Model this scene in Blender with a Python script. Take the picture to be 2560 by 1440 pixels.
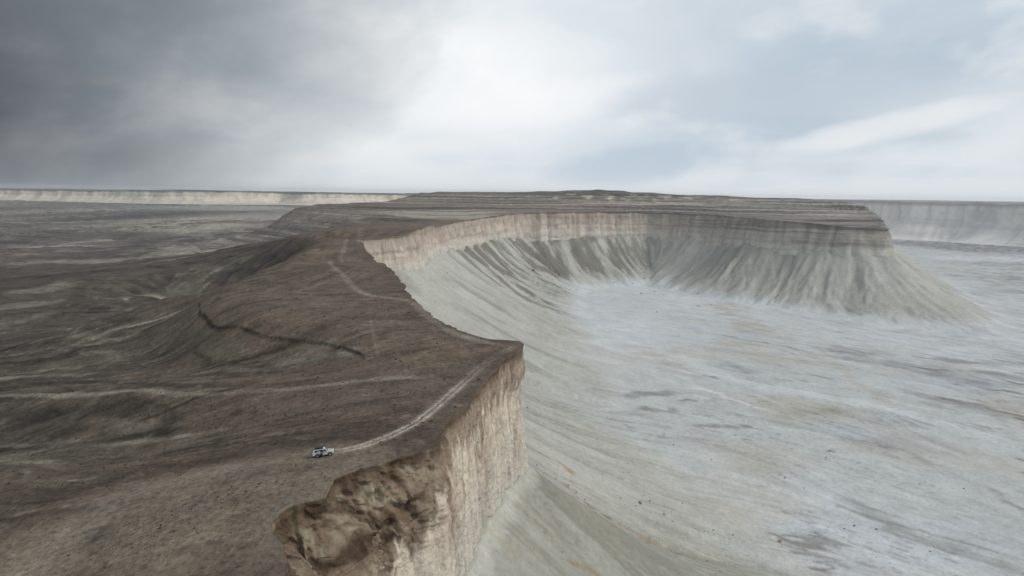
import bpy, math, random, time
import numpy as np
from mathutils import Matrix, Vector
from mathutils.kdtree import KDTree

T0 = time.time()
scene = bpy.context.scene
COL = scene.collection
for o in list(bpy.data.objects):
    bpy.data.objects.remove(o)

# ------------------------------------------------------------------ camera
CAMZ = 56.0
FPX = 1706.7                       # focal length in photo pixels (24 mm on 36 mm, 2560 px)
PITCH = math.atan(235 / FPX)
ROLL = 0.0141
c_f = np.array([0, math.cos(PITCH), -math.sin(PITCH)])
u0 = np.array([0, math.sin(PITCH), math.cos(PITCH)])
r0 = np.array([1.0, 0, 0])
c_r = r0 * math.cos(ROLL) + u0 * math.sin(ROLL)
c_u = u0 * math.cos(ROLL) - r0 * math.sin(ROLL)
cam_d = bpy.data.cameras.new('camera')
cam_d.lens = 24.0
cam_d.sensor_width = 36.0
cam_d.clip_start = 1.0
cam_d.clip_end = 40000.0
cam = bpy.data.objects.new('camera', cam_d)
COL.objects.link(cam)
cam.matrix_world = Matrix(((c_r[0], c_u[0], -c_f[0], 0), (c_r[1], c_u[1], -c_f[1], 0),
                           (c_r[2], c_u[2], -c_f[2], CAMZ), (0, 0, 0, 1)))
scene.camera = cam

# ------------------------------------------------------------------ sun, view
SUN_AZ = math.radians(98)         # clockwise from +Y
SUN_EL = math.radians(42)
sun_d = bpy.data.lights.new('sun', 'SUN')
sun_d.energy = 1.5
sun_d.angle = math.radians(12)
sun_d.color = (1.0, 0.96, 0.9)
sun = bpy.data.objects.new('sun', sun_d)
COL.objects.link(sun)
sdir = Vector((math.sin(SUN_AZ) * math.cos(SUN_EL), math.cos(SUN_AZ) * math.cos(SUN_EL), math.sin(SUN_EL)))
sun.rotation_euler = sdir.to_track_quat('Z', 'Y').to_euler()
sun.location = (0, 0, 400)

vs = scene.view_settings
vs.view_transform = 'Standard'
vs.look = 'None'
vs.exposure = 0.0
vs.gamma = 1.0
vs.use_curve_mapping = False
scene.render.engine = 'CYCLES'
scene.cycles.max_bounces = 6
scene.cycles.diffuse_bounces = 2
scene.cycles.volume_bounces = 1


# ------------------------------------------------------------------ node helper
class G:
    """small helper around a node tree"""
    def __init__(s, nt):
        s.nt = nt

    def n(s, kind, **kw):
        nd = s.nt.nodes.new(kind)
        for k, v in kw.items():
            setattr(nd, k, v)
        return nd

    def put(s, sock, v):
        if isinstance(v, bpy.types.NodeSocket):
            s.nt.links.new(v, sock)
        elif v is not None:
            sock.default_value = v

    def m(s, op, a, b=None, c=None, clamp=False):
        nd = s.n('ShaderNodeMath', operation=op)
        nd.use_clamp = clamp
        s.put(nd.inputs[0], a)
        if b is not None:
            s.put(nd.inputs[1], b)
        if c is not None:
            s.put(nd.inputs[2], c)
        return nd.outputs[0]

    def v(s, op, a, b=None):
        nd = s.n('ShaderNodeVectorMath', operation=op)
        s.put(nd.inputs[0], a)
        if b is not None:
            s.put(nd.inputs[3] if op == 'SCALE' else nd.inputs[1], b)
        return nd.outputs[0]

    def sm(s, x, lo, hi, a=0.0, b=1.0):
        nd = s.n('ShaderNodeMapRange', interpolation_type='SMOOTHSTEP')
        s.put(nd.inputs[0], x)
        for i, q in enumerate((lo, hi, a, b)):
            nd.inputs[i + 1].default_value = q
        return nd.outputs[0]

    def mix(s, f, a, b, mode='MIX'):
        nd = s.n('ShaderNodeMix', data_type='RGBA', blend_type=mode)
        s.put(nd.inputs[0], f)
        for k, q in ((6, a), (7, b)):
            if isinstance(q, tuple):
                q = (q[0], q[1], q[2], 1)
            s.put(nd.inputs[k], q)
        return nd.outputs[2]

    def noise(s, vec, scale, detail=4, rough=0.55, dist=0.0):
        nd = s.n('ShaderNodeTexNoise')
        s.put(nd.inputs['Vector'], vec)
        nd.inputs['Scale'].default_value = scale
        nd.inputs['Detail'].default_value = detail
        nd.inputs['Roughness'].default_value = rough
        nd.inputs['Distortion'].default_value = dist
        return nd.outputs['Fac']


# ------------------------------------------------------------------ world: overcast sky
world = bpy.data.worlds.new('World')
scene.world = world
world.use_nodes = True
wt = world.node_tree
wt.nodes.clear()
g = G(wt)
tc = g.n('ShaderNodeTexCoord').outputs['Generated']
sep = g.n('ShaderNodeSeparateXYZ')
g.put(sep.inputs[0], tc)
dx, dy, dz = sep.outputs
zc = g.m('MAXIMUM', dz, 0.0)
den = g.m('ADD', zc, 0.10)
cmb = g.n('ShaderNodeCombineXYZ')
g.put(cmb.inputs[0], g.m('DIVIDE', dx, den))
g.put(cmb.inputs[1], g.m('DIVIDE', dy, den))
q = cmb.outputs[0]
az = g.m('ARCTAN2', dx, dy)
el = g.m('ARCSINE', zc)
# direction-space coordinates, features lie flat and rise gently to the right
cm2 = g.n('ShaderNodeCombineXYZ')
g.put(cm2.inputs[0], g.m('MULTIPLY', az, 1.0))
g.put(cm2.inputs[1], g.m('SUBTRACT', g.m('MULTIPLY', el, 1.7), g.m('MULTIPLY', az, 0.28)))
w2 = cm2.outputs[0]
n_big = g.noise(w2, 2.2, 6, 0.5, 0.25)
n_mid = g.noise(w2, 5.5, 7, 0.52, 0.3)
n_fine = g.noise(w2, 14.0, 6, 0.55, 0.2)
n_soft = g.noise(q, 0.55, 5, 0.5, 0.8)


def blob(a0, e0, sa_, se_, tilt):
    """soft elongated cloud body with a ragged edge, in direction space"""
    ua = g.m('SUBTRACT', az, a0)
    ue = g.m('SUBTRACT', g.m('SUBTRACT', el, e0), g.m('MULTIPLY', ua, tilt))
    ua = g.m('DIVIDE', ua, sa_)
    ue = g.m('DIVIDE', ue, se_)
    r2 = g.m('ADD', g.m('MULTIPLY', ua, ua), g.m('MULTIPLY', ue, ue))
    r2 = g.m('ADD', r2, g.m('MULTIPLY', g.m('SUBTRACT', n_mid, .5), 2.4))
    r2 = g.m('ADD', r2, g.m('MULTIPLY', g.m('SUBTRACT', n_fine, .5), 0.9))
    return g.sm(r2, 1.5, 0.0)


cov = g.m('ADD', g.m('MULTIPLY', n_big, 0.6), g.m('MULTIPLY', n_soft, 0.4))
cloud = g.mix(g.sm(cov, 0.38, 0.62), (0.47, 0.565, 0.66), (0.69, 0.745, 0.79))
# ragged brighter billows
bil = g.m('ADD', g.m('MULTIPLY', n_mid, 0.8), g.m('MULTIPLY', n_fine, 0.2))
cloud = g.mix(g.sm(bil, 0.50, 0.64, 0, 0.45), cloud, (0.83, 0.855, 0.875))
# bright break where the sun lights thin cloud
ga = g.m('DIVIDE', g.m('ADD', az, 0.06), 0.27)
ge = g.m('DIVIDE', g.m('SUBTRACT', el, 0.16), 0.15)
gl = g.m('EXPONENT', g.m('MULTIPLY', g.m('ADD', g.m('MULTIPLY', ga, ga), g.m('MULTIPLY', ge, ge)), -1.0))
gl = g.m('MULTIPLY', gl, g.m('ADD', 0.45, g.m('MULTIPLY', bil, 0.95)), None, True)
cloud = g.mix(gl, cloud, (0.95, 0.968, 0.975))
cloud = g.mix(g.m('MULTIPLY', blob(0.02, 0.125, 0.16, 0.032, 0.12), 0.5), cloud, (0.97, 0.975, 0.98))
cloud = g.mix(g.m('MULTIPLY', blob(0.12, 0.235, 0.10, 0.02, -0.2), 0.4), cloud, (0.66, 0.73, 0.79))
# pale band of air low over the horizon
cloud = g.mix(g.sm(el, 0.005, 0.07, 0.8, 0.0), cloud, (0.78, 0.815, 0.845))
# grey-blue cloud body low in the right half, bright streak beyond it
cloud = g.mix(g.m('MULTIPLY', blob(0.20, 0.045, 0.14, 0.028, 0.10), 0.6), cloud, (0.47, 0.575, 0.68))
cloud = g.mix(g.m('MULTIPLY', blob(0.34, 0.135, 0.22, 0.035, 0.05), 0.55), cloud, (0.53, 0.60, 0.68))
cloud = g.mix(g.m('MULTIPLY', blob(0.50, 0.092, 0.13, 0.018, 0.20), 0.7), cloud, (0.87, 0.885, 0.895))
cloud = g.mix(g.m('MULTIPLY', blob(-0.20, 0.055, 0.18, 0.014, 0.12), 0.5), cloud, (0.86, 0.875, 0.885))
# storm bank on the left
sa = g.m('ADD', az, g.m('MULTIPLY', g.m('SUBTRACT', n_big, 0.5), 0.22))
sa = g.m('ADD', sa, g.m('MULTIPLY', g.m('SUBTRACT', bil, 0.5), 0.20))
sa = g.m('SUBTRACT', sa, g.m('MULTIPLY', g.m('SUBTRACT', el, 0.20), 0.55))
st = g.sm(sa, -0.10, -0.72, 0.0, 1.0)
st_back = g.sm(az, -2.5, -1.7, 0.0, 1.0)
st = g.m('MULTIPLY', st, st_back)
dark = g.mix(g.sm(el, 0.06, 0.28), (0.070, 0.077, 0.092), (0.155, 0.172, 0.20))
dark = g.mix(g.sm(bil, 0.42, 0.66, 0, 0.4), dark, (0.18, 0.188, 0.20))
dark = g.mix(g.sm(el, 0.0, 0.04, 0.7, 0.0), dark, (0.115, 0.13, 0.155))
st = g.m('POWER', st, 0.52)
cloud = g.mix(st, cloud, dark)
sky = g.n('ShaderNodeTexSky', sky_type='NISHITA')
sky.sun_disc = False
sky.sun_elevation = SUN_EL
sky.sun_rotation = SUN_AZ
bg1 = g.n('ShaderNodeBackground')
g.put(bg1.inputs[0], sky.outputs[0])
bg1.inputs[1].default_value = 0.08
bg2 = g.n('ShaderNodeBackground')
g.put(bg2.inputs[0], cloud)
bg2.inputs[1].default_value = 1.0
mx = g.n('ShaderNodeMixShader')
gap = g.m('MULTIPLY', g.sm(n_soft, 0.24, 0.36, 0.4, 0.0), g.sm(el, 0.10, 0.22))
g.put(mx.inputs[0], g.m('SUBTRACT', 1.0, gap))
g.put(mx.inputs[1], bg1.outputs[0])
g.put(mx.inputs[2], bg2.outputs[0])
out = g.n('ShaderNodeOutputWorld')
g.put(out.inputs[0], mx.outputs[0])

# ================================================================== numeric helpers
rng = np.random.default_rng(7)
PERM = np.concatenate([rng.permutation(512)] * 3).astype(np.int64)
GA = rng.random(512) * 2 * np.pi
GX, GY = np.cos(GA), np.sin(GA)


def pn(x, y, seed=0):
    """2-D gradient noise, about -1..1"""
    x = np.asarray(x, float) + seed * 17.31
    y = np.asarray(y, float) + seed * 9.73
    xi = np.floor(x).astype(np.int64)
    yi = np.floor(y).astype(np.int64)
    fx, fy = x - xi, y - yi
    ux = fx * fx * fx * (fx * (fx * 6 - 15) + 10)
    uy = fy * fy * fy * (fy * (fy * 6 - 15) + 10)
    xa, ya = xi & 511, yi & 511

    def gr(a, b, px, py):
        h = PERM[PERM[(xa + a) & 511] + ((ya + b) & 511)] & 511
        return GX[h] * px + GY[h] * py
    n00 = gr(0, 0, fx, fy)
    n10 = gr(1, 0, fx - 1, fy)
    n01 = gr(0, 1, fx, fy - 1)
    n11 = gr(1, 1, fx - 1, fy - 1)
    a = n00 + ux * (n10 - n00)
    b = n01 + ux * (n11 - n01)
    return (a + uy * (b - a)) * 1.45


def fbm(x, y, octv=4, seed=0, gain=0.5):
    s, a, t = 0.0, 1.0, 0.0
    for k in range(octv):
        s = s + a * pn(x, y, seed + k * 3)
        t += a
        x, y = x * 2.03, y * 2.03
        a *= gain
    return s / t


def ridge(x, y, octv=4, seed=0, gain=0.5):
    s, a, t = 0.0, 1.0, 0.0
    x, y = .82 * x - .573 * y, .573 * x + .82 * y            # keep ridges off the noise lattice
    for k in range(octv):
        s = s + a * (1.05 - np.sqrt(pn(x, y, seed + k * 3) ** 2 + 0.012))
        t += a
        x, y = (x * .87 - y * .493) * 2.03, (x * .493 + y * .87) * 2.03
        a *= gain
    return s / t


def sst(x, lo, hi):
    t = np.clip((x - lo) / (hi - lo), 0, 1)
    return t * t * (3 - 2 * t)


def ray(px, py):
    return c_f * FPX + c_r * (px - 1280) + c_u * (720 - py)


def pz(px, py, z):
    d = ray(px, py)
    t = (z - CAMZ) / d[2]
    return (d[0] * t, d[1] * t, z)


def pr(px, py, r):
    d = ray(px, py)
    t = r / math.hypot(d[0], d[1])
    return (d[0] * t, d[1] * t, CAMZ + d[2] * t)


def pol(a, r, z):
    a = math.radians(a)
    return (r * math.sin(a), r * math.cos(a), z)


class RBF:
    def __init__(s, pts, c):
        p = np.array(pts)
        s.p, s.c = p[:, :2], c
        A = np.sqrt(((s.p[:, None] - s.p[None]) ** 2).sum(-1) + c * c)
        n = len(p)
        M = np.zeros((n + 3, n + 3))
        M[:n, :n] = -A + np.eye(n) * 1.0
        M[:n, n] = 1
        M[:n, n + 1:] = s.p / 1000
        M[n:, :n] = M[:n, n:].T
        w = np.linalg.solve(M, np.concatenate([p[:, 2], [0, 0, 0]]))
        s.w, s.a = w[:n], w[n:]

    def __call__(s, x, y):
        o = s.a[0] + s.a[1] * x / 1000 + s.a[2] * y / 1000
        for (a, b), w in zip(s.p, s.w):
            o = o - w * np.sqrt((x - a) ** 2 + (y - b) ** 2 + s.c ** 2)
        return o


# ================================================================== rim of the mesa
# (x, y, z), bench width, bench drop, z of the cliff foot, lean of the face, rim roughness
def rim_near(px, py, z, wb, hb, zb, ln, rg):
    return pz(px, py, z) + (wb, hb, zb, ln, rg)


def rim_far(px, py, r, wb, hb, zb, ln, rg):
    return pr(px, py, r) + (wb, hb, zb, ln, rg)


RIM = [(-900, -2600, -8, 8, 9, -50, 9, 4), (-420, -900, -6, 8, 9, -50, 9, 4), (-170, -240, -5, 9, 10, -46, 6, 3), (-75, -20, -4, 10, 13, -44, 5, 2),
       (-46, 62, -3, 10, 14, -43, 5, 2),
       rim_near(706, 1440, -2, 10, 15, -42, 4, 1.0), rim_near(704, 1367, -2, 10, 15, -42, 4, 1.0),
       rim_near(684, 1331, -1.5, 10, 15, -42, 4, .6), rim_near(684, 1290, -1, 10, 15, -41, 4, .6),
       rim_near(735, 1262, -1, 9.5, 15, -41, 4, .7), rim_near(810, 1239, -.6, 9, 15, -41, 3.5, .7),
       rim_near(835, 1196, -.4, 9, 14, -40, 3.5, .7), rim_near(894, 1167, 0, 7.5, 13, -40, 3, .7),
       rim_near(1000, 1138, 0, 5, 12, -40, 2.5, 1.3), rim_near(1085, 1112, 0, 3.5, 13, -40, 2, 1.3),
       rim_near(1112, 1060, 0, 2.2, 12, -42, 1.5, 1.3), rim_near(1165, 1012, 0, 1.2, 8, -44, 1.5, 1.3),
       rim_near(1204, 955, 0, .8, 6, -45, 1.5, 1.3), rim_near(1238, 922, .3, .6, 5, -46, 1.5, 1.3),
       rim_near(1262, 895, .6, .5, 5, -47, 1.2, .8), rim_near(1306, 872, 1, .4, 5, -47, 1.0, .4),
       rim_near(1300, 854, 1, 1, 5, -47, 3, .4), rim_near(1215, 846, 1, 2, 6, -47, 5, 1.5),
       rim_near(1140, 822, 1, 2, 6, -47, 6, 2), rim_near(1080, 790, 1, 2, 6, -47, 6, 2.5),
       rim_near(1020, 735, 1.5, 2, 6, -47, 6, 3), rim_near(1000, 705, 2, 2, 6, -47, 6, 3), rim_near(930, 648, 2, 2, 6, -46, 6, 3),
       rim_near(880, 618, 2.5, 2, 6, -45, 7, 3), rim_near(853, 601, 3, 2, 6, -42, 7, 2.5),
       rim_near(885, 597, 3, 2, 6, -40, 7, 3), rim_near(1000, 589, 3, 2, 5, -42, 8, 4),
       rim_near(1100, 563, 3, 2, 6, -46, 9, 5), rim_near(1150, 552, 4, 2, 6, -50, 9, 6),
       rim_near(1230, 540, 6.5, 2, 6, -54, 9, 8), rim_near(1300, 533, 9, 3, 8, -56, 9, 8), rim_near(1400, 531, 11, 3, 8, -58, 9, 8),
       rim_near(1500, 530, 12, 3, 8, -60, 9, 9), rim_near(1640, 531, 12, 4, 10, -60, 10, 9),
       rim_near(1780, 538, 9.5, 10, 12, -60, 14, 9), rim_near(1900, 547, 6, 16, 16, -62, 18, 9),
       rim_near(2010, 556, 1, 18, 18, -64, 20, 8), rim_near(2120, 567, -5, 16, 18, -66, 20, 6),
       rim_near(2212, 573, -8, 10, 16, -66, 14, 3)]
_n = RIM[-1]
RIM += [(_n[0] + 22, _n[1] + 22, -7, 5, 12, -64, 10, 3), (_n[0] + 24, _n[1] + 70, -4, 6, 12, -62, 12, 4),
        pol(28.3, 1900, 4) + (6, 12, -60, 14, 6), pol(27.6, 2080, 22) + (8, 14, -50, 16, 8),
        pol(26.3, 2270, 38) + (8, 14, -40, 16, 10), pol(23.5, 2500, 42) + (8, 14, -40, 16, 12),
        pol(19, 2900, 40) + (8, 14, -40, 16, 12), pol(12, 3600, 20) + (8, 14, -50, 16, 12), pol(6, 5200, -40) + (8, 14, -100, 16, 12),
        pol(5, 9900, -60) + (8, 14, -120, 16, 12)]
RIM = np.array(RIM, float)


def resample(ctrl):
    """Catmull-Rom through the control rows, then spacing that grows with distance"""
    p = np.vstack([2 * ctrl[0] - ctrl[1], ctrl, 2 * ctrl[-1] - ctrl[-2]])
    rows = []
    for i in range(1, len(p) - 2):
        seg = np.linalg.norm(p[i + 1, :2] - p[i, :2])
        k = max(2, int(seg / 0.25))
        k = min(k, 1500)
        t = np.linspace(0, 1, k, endpoint=False)[:, None]
        a, b, c, d = p[i - 1], p[i], p[i + 1], p[i + 2]
        # centripetal-ish tangents, limited to the segment length
        m1 = (c - a) * (seg / max(1e-6, np.linalg.norm((c - a)[:2])))
        m2 = (d - b) * (seg / max(1e-6, np.linalg.norm((d - b)[:2])))
        m1[2:] = (c - b)[2:]
        m2[2:] = (c - b)[2:]
        t2, t3 = t * t, t * t * t
        rows.append((2 * t3 - 3 * t2 + 1) * b + (t3 - 2 * t2 + t) * m1 * .8 + (-2 * t3 + 3 * t2) * c + (t3 - t2) * m2 * .8)
    q = np.vstack(rows)
    L = np.concatenate([[0], np.cumsum(np.linalg.norm(np.diff(q[:, :2], axis=0), axis=1))])
    out, s = [], 0.0
    j = 0
    want = []
    while s < L[-1]:
        want.append(s)
        r = np.hypot(q[j, 0], q[j, 1])
        s += float(np.clip(r * 0.0022, 0.42, 12.0))
        j = min(len(q) - 1, np.searchsorted(L, s))
    want = np.array(want)
    return np.stack([np.interp(want, L, q[:, k]) for k in range(q.shape[1])], 1), want


RC, RU = resample(RIM)


def normals2(pts, win):
    t = np.gradient(pts, axis=0)
    t /= np.linalg.norm(t, axis=1)[:, None] + 1e-9
    if win > 1:
        k = np.hanning(win + 2)[1:-1]
        k /= k.sum()
        t = np.stack([np.convolve(np.pad(t[:, i], win, 'edge'), k, 'same')[win:-win] for i in (0, 1)], 1)
        t /= np.linalg.norm(t, axis=1)[:, None] + 1e-9
    return np.stack([t[:, 1], -t[:, 0]], 1)       # to the right: out over the valley


RN0 = normals2(RC[:, :2], 9)
_k = np.hanning(43)[1:-1]
_k /= _k.sum()
RS = np.stack([np.convolve(np.pad(RC[:, i], 20, 'edge'), _k, 'valid') for i in (0, 1)], 1)      # rim without its small bays
rough = RC[:, 7]
nearr = 1 - sst(np.hypot(RC[:, 0], RC[:, 1]), 300, 600)
wob = fbm(RU / 3.2, RU * 0 + 8, 3, 6, .6) * .75 * nearr + (fbm(RU / 34, RU * 0 + 3.3, 4, 5) * 1.7 + (ridge(RU / 11, RU * 0, 3, 9) - .6) * 1.1) * rough
RC[:, :2] += RN0 * wob[:, None]
RN = normals2(RC[:, :2], 11)
_fr = sst(np.hypot(RC[:, 0], RC[:, 1]), 600, 1000)
RC[:, 5] += (fbm(RU / 70, RU * 0 + .5, 3, 15) * 16 + (ridge(RU / 60, RU * 0, 2, 16) - .62) * 14) * _fr + fbm(RU / 12, RU * 0, 3, 17) * 3
TIP_U = RU[np.argmin(np.hypot(RC[:, 0] - pz(1306, 872, 1)[0], RC[:, 1] - pz(1306, 872, 1)[1]))]
NOTCH_U = RU[np.argmin(np.hypot(RC[:, 0] - pz(853, 601, 3)[0], RC[:, 1] - pz(853, 601, 3)[1]))]
NOSE_U = RU[np.argmin(np.hypot(RC[:, 0] - _n[0], RC[:, 1] - _n[1]))]

# running phases along the rim, so that feature size can change without bunching
SC = np.clip(np.hypot(RC[:, 0], RC[:, 1]) / 200, 1, 5)
FARU = sst(RU, TIP_U + 30, NOTCH_U + 100)


def phase(scale):
    return np.concatenate([[0], np.cumsum(np.diff(RU) / (.5 * (scale[1:] + scale[:-1])))])


PH_C, PH_1, PH_2, PH_3 = phase(SC), phase(16 + 18 * FARU), phase(52 + 20 * FARU), phase(7 + 7 * FARU)
U_A = RU[np.argmin(np.hypot(RC[:, 0] - pz(1450, 531, 12)[0], RC[:, 1] - pz(1450, 531, 12)[1]))]
U_B = RU[np.argmin(np.hypot(RC[:, 0] - pz(1900, 547, 6)[0], RC[:, 1] - pz(1900, 547, 6)[1]))]

RIM_TIP = pz(1306, 872, 1)[:2]
kd = KDTree(len(RC))
for i, r in enumerate(RC):
    kd.insert((r[0], r[1], 0), i)
kd.balance()


def rim_query(x, y):
    """signed distance to the rim (positive over the valley), arc length, row index"""
    x = np.asarray(x, float).ravel()
    y = np.asarray(y, float).ravel()
    f = kd.find
    idx = np.array([f((a, b, 0.0))[1] for a, b in zip(x.tolist(), y.tolist())], int)
    best = np.full(len(x), 1e18)
    side = np.ones(len(x))
    uu = np.zeros(len(x))
    P2 = RC[:, :2]
    for off in (-1, 0):
        i0 = np.clip(idx + off, 0, len(RC) - 2)
        a, b = P2[i0], P2[i0 + 1]
        e = b - a
        w = np.stack([x, y], 1) - a
        t = np.clip((w * e).sum(1) / ((e * e).sum(1) + 1e-12), 0, 1)
        dv = w - e * t[:, None]
        dd = (dv * dv).sum(1)
        cr = e[:, 0] * w[:, 1] - e[:, 1] * w[:, 0]
        m = dd < best
        best = np.where(m, dd, best)
        side = np.where(m, np.where(cr > 0, -1.0, 1.0), side)
        uu = np.where(m, RU[i0] + t * (RU[i0 + 1] - RU[i0]), uu)
    # robust side: sign from the smoothed normal at the nearest vertex when the corner is sharp
    return np.sqrt(best) * side, uu, idx


# ================================================================== height fields
CP = []
Z = lambda *a: CP.append(pz(*a))
Rr = lambda *a: CP.append(pr(*a))
for r in RIM[3:-5]:
    CP.append(tuple(r[:3]))
for a in [(805, 1140, 0), (0, 1435, -10), (350, 1440, -5), (600, 1400, -2), (600, 1290, -2), (650, 1165, -2),
          (0, 1210, -15), (0, 1150, -23), (0, 1110, -29), (0, 1060, -27), (0, 990, -24), (0, 950, -31), (0, 900, -36), (0, 860, -42), (0, 780, -52), (0, 740, -58), (0, 700, -66), (0, 640, -76),
          (300, 1200, -9), (300, 1150, -14), (300, 1108, -20), (300, 1060, -20), (300, 984, -15), (300, 950, -20), (300, 900, -25), (300, 860, -28), (300, 800, -36), (300, 740, -45), (300, 700, -54), (300, 640, -73),
          (450, 1108, -14), (450, 1072, -14), (450, 985, -12), (450, 940, -16), (450, 900, -18), (450, 860, -19), (450, 820, -19), (450, 780, -18), (450, 740, -15),
          (600, 1072, -9), (600, 977, -8), (600, 940, -11), (600, 900, -10), (600, 860, -9), (590, 812, -4), (530, 765, -4.5),
          (750, 1060, -6), (750, 968, -5), (750, 945, -6.5), (750, 920, -8), (750, 900, -7.6), (750, 880, -6.8), (750, 858, -5), (750, 834, -1.8), (660, 816, -3),
          (900, 1050, -2), (900, 952, -2.2), (900, 930, -3.6), (900, 900, -3), (912, 878, -.8), (820, 846, -1.2), (1000, 1040, -.5), (1100, 945, 0), (1000, 945, -1),
          (700, 720, 0), (850, 760, 0), (1000, 810, 0), (960, 720, 1), (840, 650, 2), (600, 740, -2),
          (690, 655, 0), (570, 710, -3), (780, 618, 1.5), (505, 742, -5), (740, 634, .8), (640, 680, -1.2), (815, 605, 2.4), (600, 697, -2),
          (0, 550, -84), (300, 560, -82), (640, 570, -63), (560, 590, -66), (600, 622, -46), (690, 598, -28), (650, 556, -72)]:
    Z(*a)
for a_, r_, z_ in [(-18.6, 640, -26), (-18.6, 760, -44), (-20, 900, -56), (-22, 560, -30), (-22.5, 660, -44), (-15.6, 780, -12), (-24.5, 520, -34), (-17, 900, -40)]:
    CP.append(pol(a_, r_, z_))
for a_, r_, z_ in [(-19.5, 2050, -50), (-18, 2200, -62), (-21, 1900, -66), (-16, 2300, -66)]:
    CP.append(pol(a_, r_, z_))
for a in [(760, 590, 960), (800, 575, 1060), (900, 562, 1150), (950, 540, 1400), (1050, 545, 1400), (1100, 530, 1600), (1050, 510, 1950),
          (1300, 505, 2000), (1500, 500, 2050), (1500, 515, 1950), (1800, 515, 2010), (2000, 520, 1960), (2150, 545, 1850),
          (1050, 484, 2320), (1000, 495, 2200), (900, 510, 2060), (740, 520, 1950), (690, 552, 1800), (1180, 480, 2340), (1500, 474, 2330),
          (1800, 490, 2280), (2000, 497, 2230), (2100, 502, 2200), (2175, 535, 2080), (850, 530, 1700), (715, 534, 1880),
          (500, 620, 1500), (400, 645, 1330)]:
    Rr(*a)
for a in [(-16, 2700, -72), (-9, 2900, -60), (0, 3000, 10), (10, 2900, 30), (20, 2700, 35), (-26, 900, -78), (-24, 1500, -76), (-20, 2200, -74),
          (-35, 5000, -80), (-15, 5000, -78), (-35, 7500, -62), (-15, 7500, -60), (0, 5000, -60), (-50, 500, -45), (-60, 2500, -80), (-80, 300, -35),
          (-120, 600, -45), (-55, 7500, -65), (-25, 9900, -60), (-150, 2500, -60), (-90, 2500, -75)]:
    CP.append(pol(*a))
Pf = RBF(CP, 22.0)

FP = [pz(*a) for a in [(1740, 715, -165), (1900, 732, -168), (2480, 775, -190), (1360, 730, -163), (1500, 712, -164), (2200, 790, -178),
                       (1400, 900, -172), (1400, 1010, -175), (1700, 1000, -178), (2100, 1000, -184), (2560, 1000, -196), (2560, 850, -194),
                       (2000, 1200, -188), (2560, 1250, -204), (2560, 1440, -208), (2400, 660, -205), (2560, 640, -208)]]
FP += [pol(*a) for a in [(35, 4500, -217), (22, 4600, -215), (40, 2500, -208), (55, 900, -212), (90, 500, -212), (150, 700, -214), (10, 300, -186),
                         (60, 4000, -220), (120, 3500, -225), (180, 2500, -220), (20, 8000, -222), (50, 8000, -225)]]
Ff = RBF(FP, 120.0)

ER_UP, ER_LOW = [], []


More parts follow.
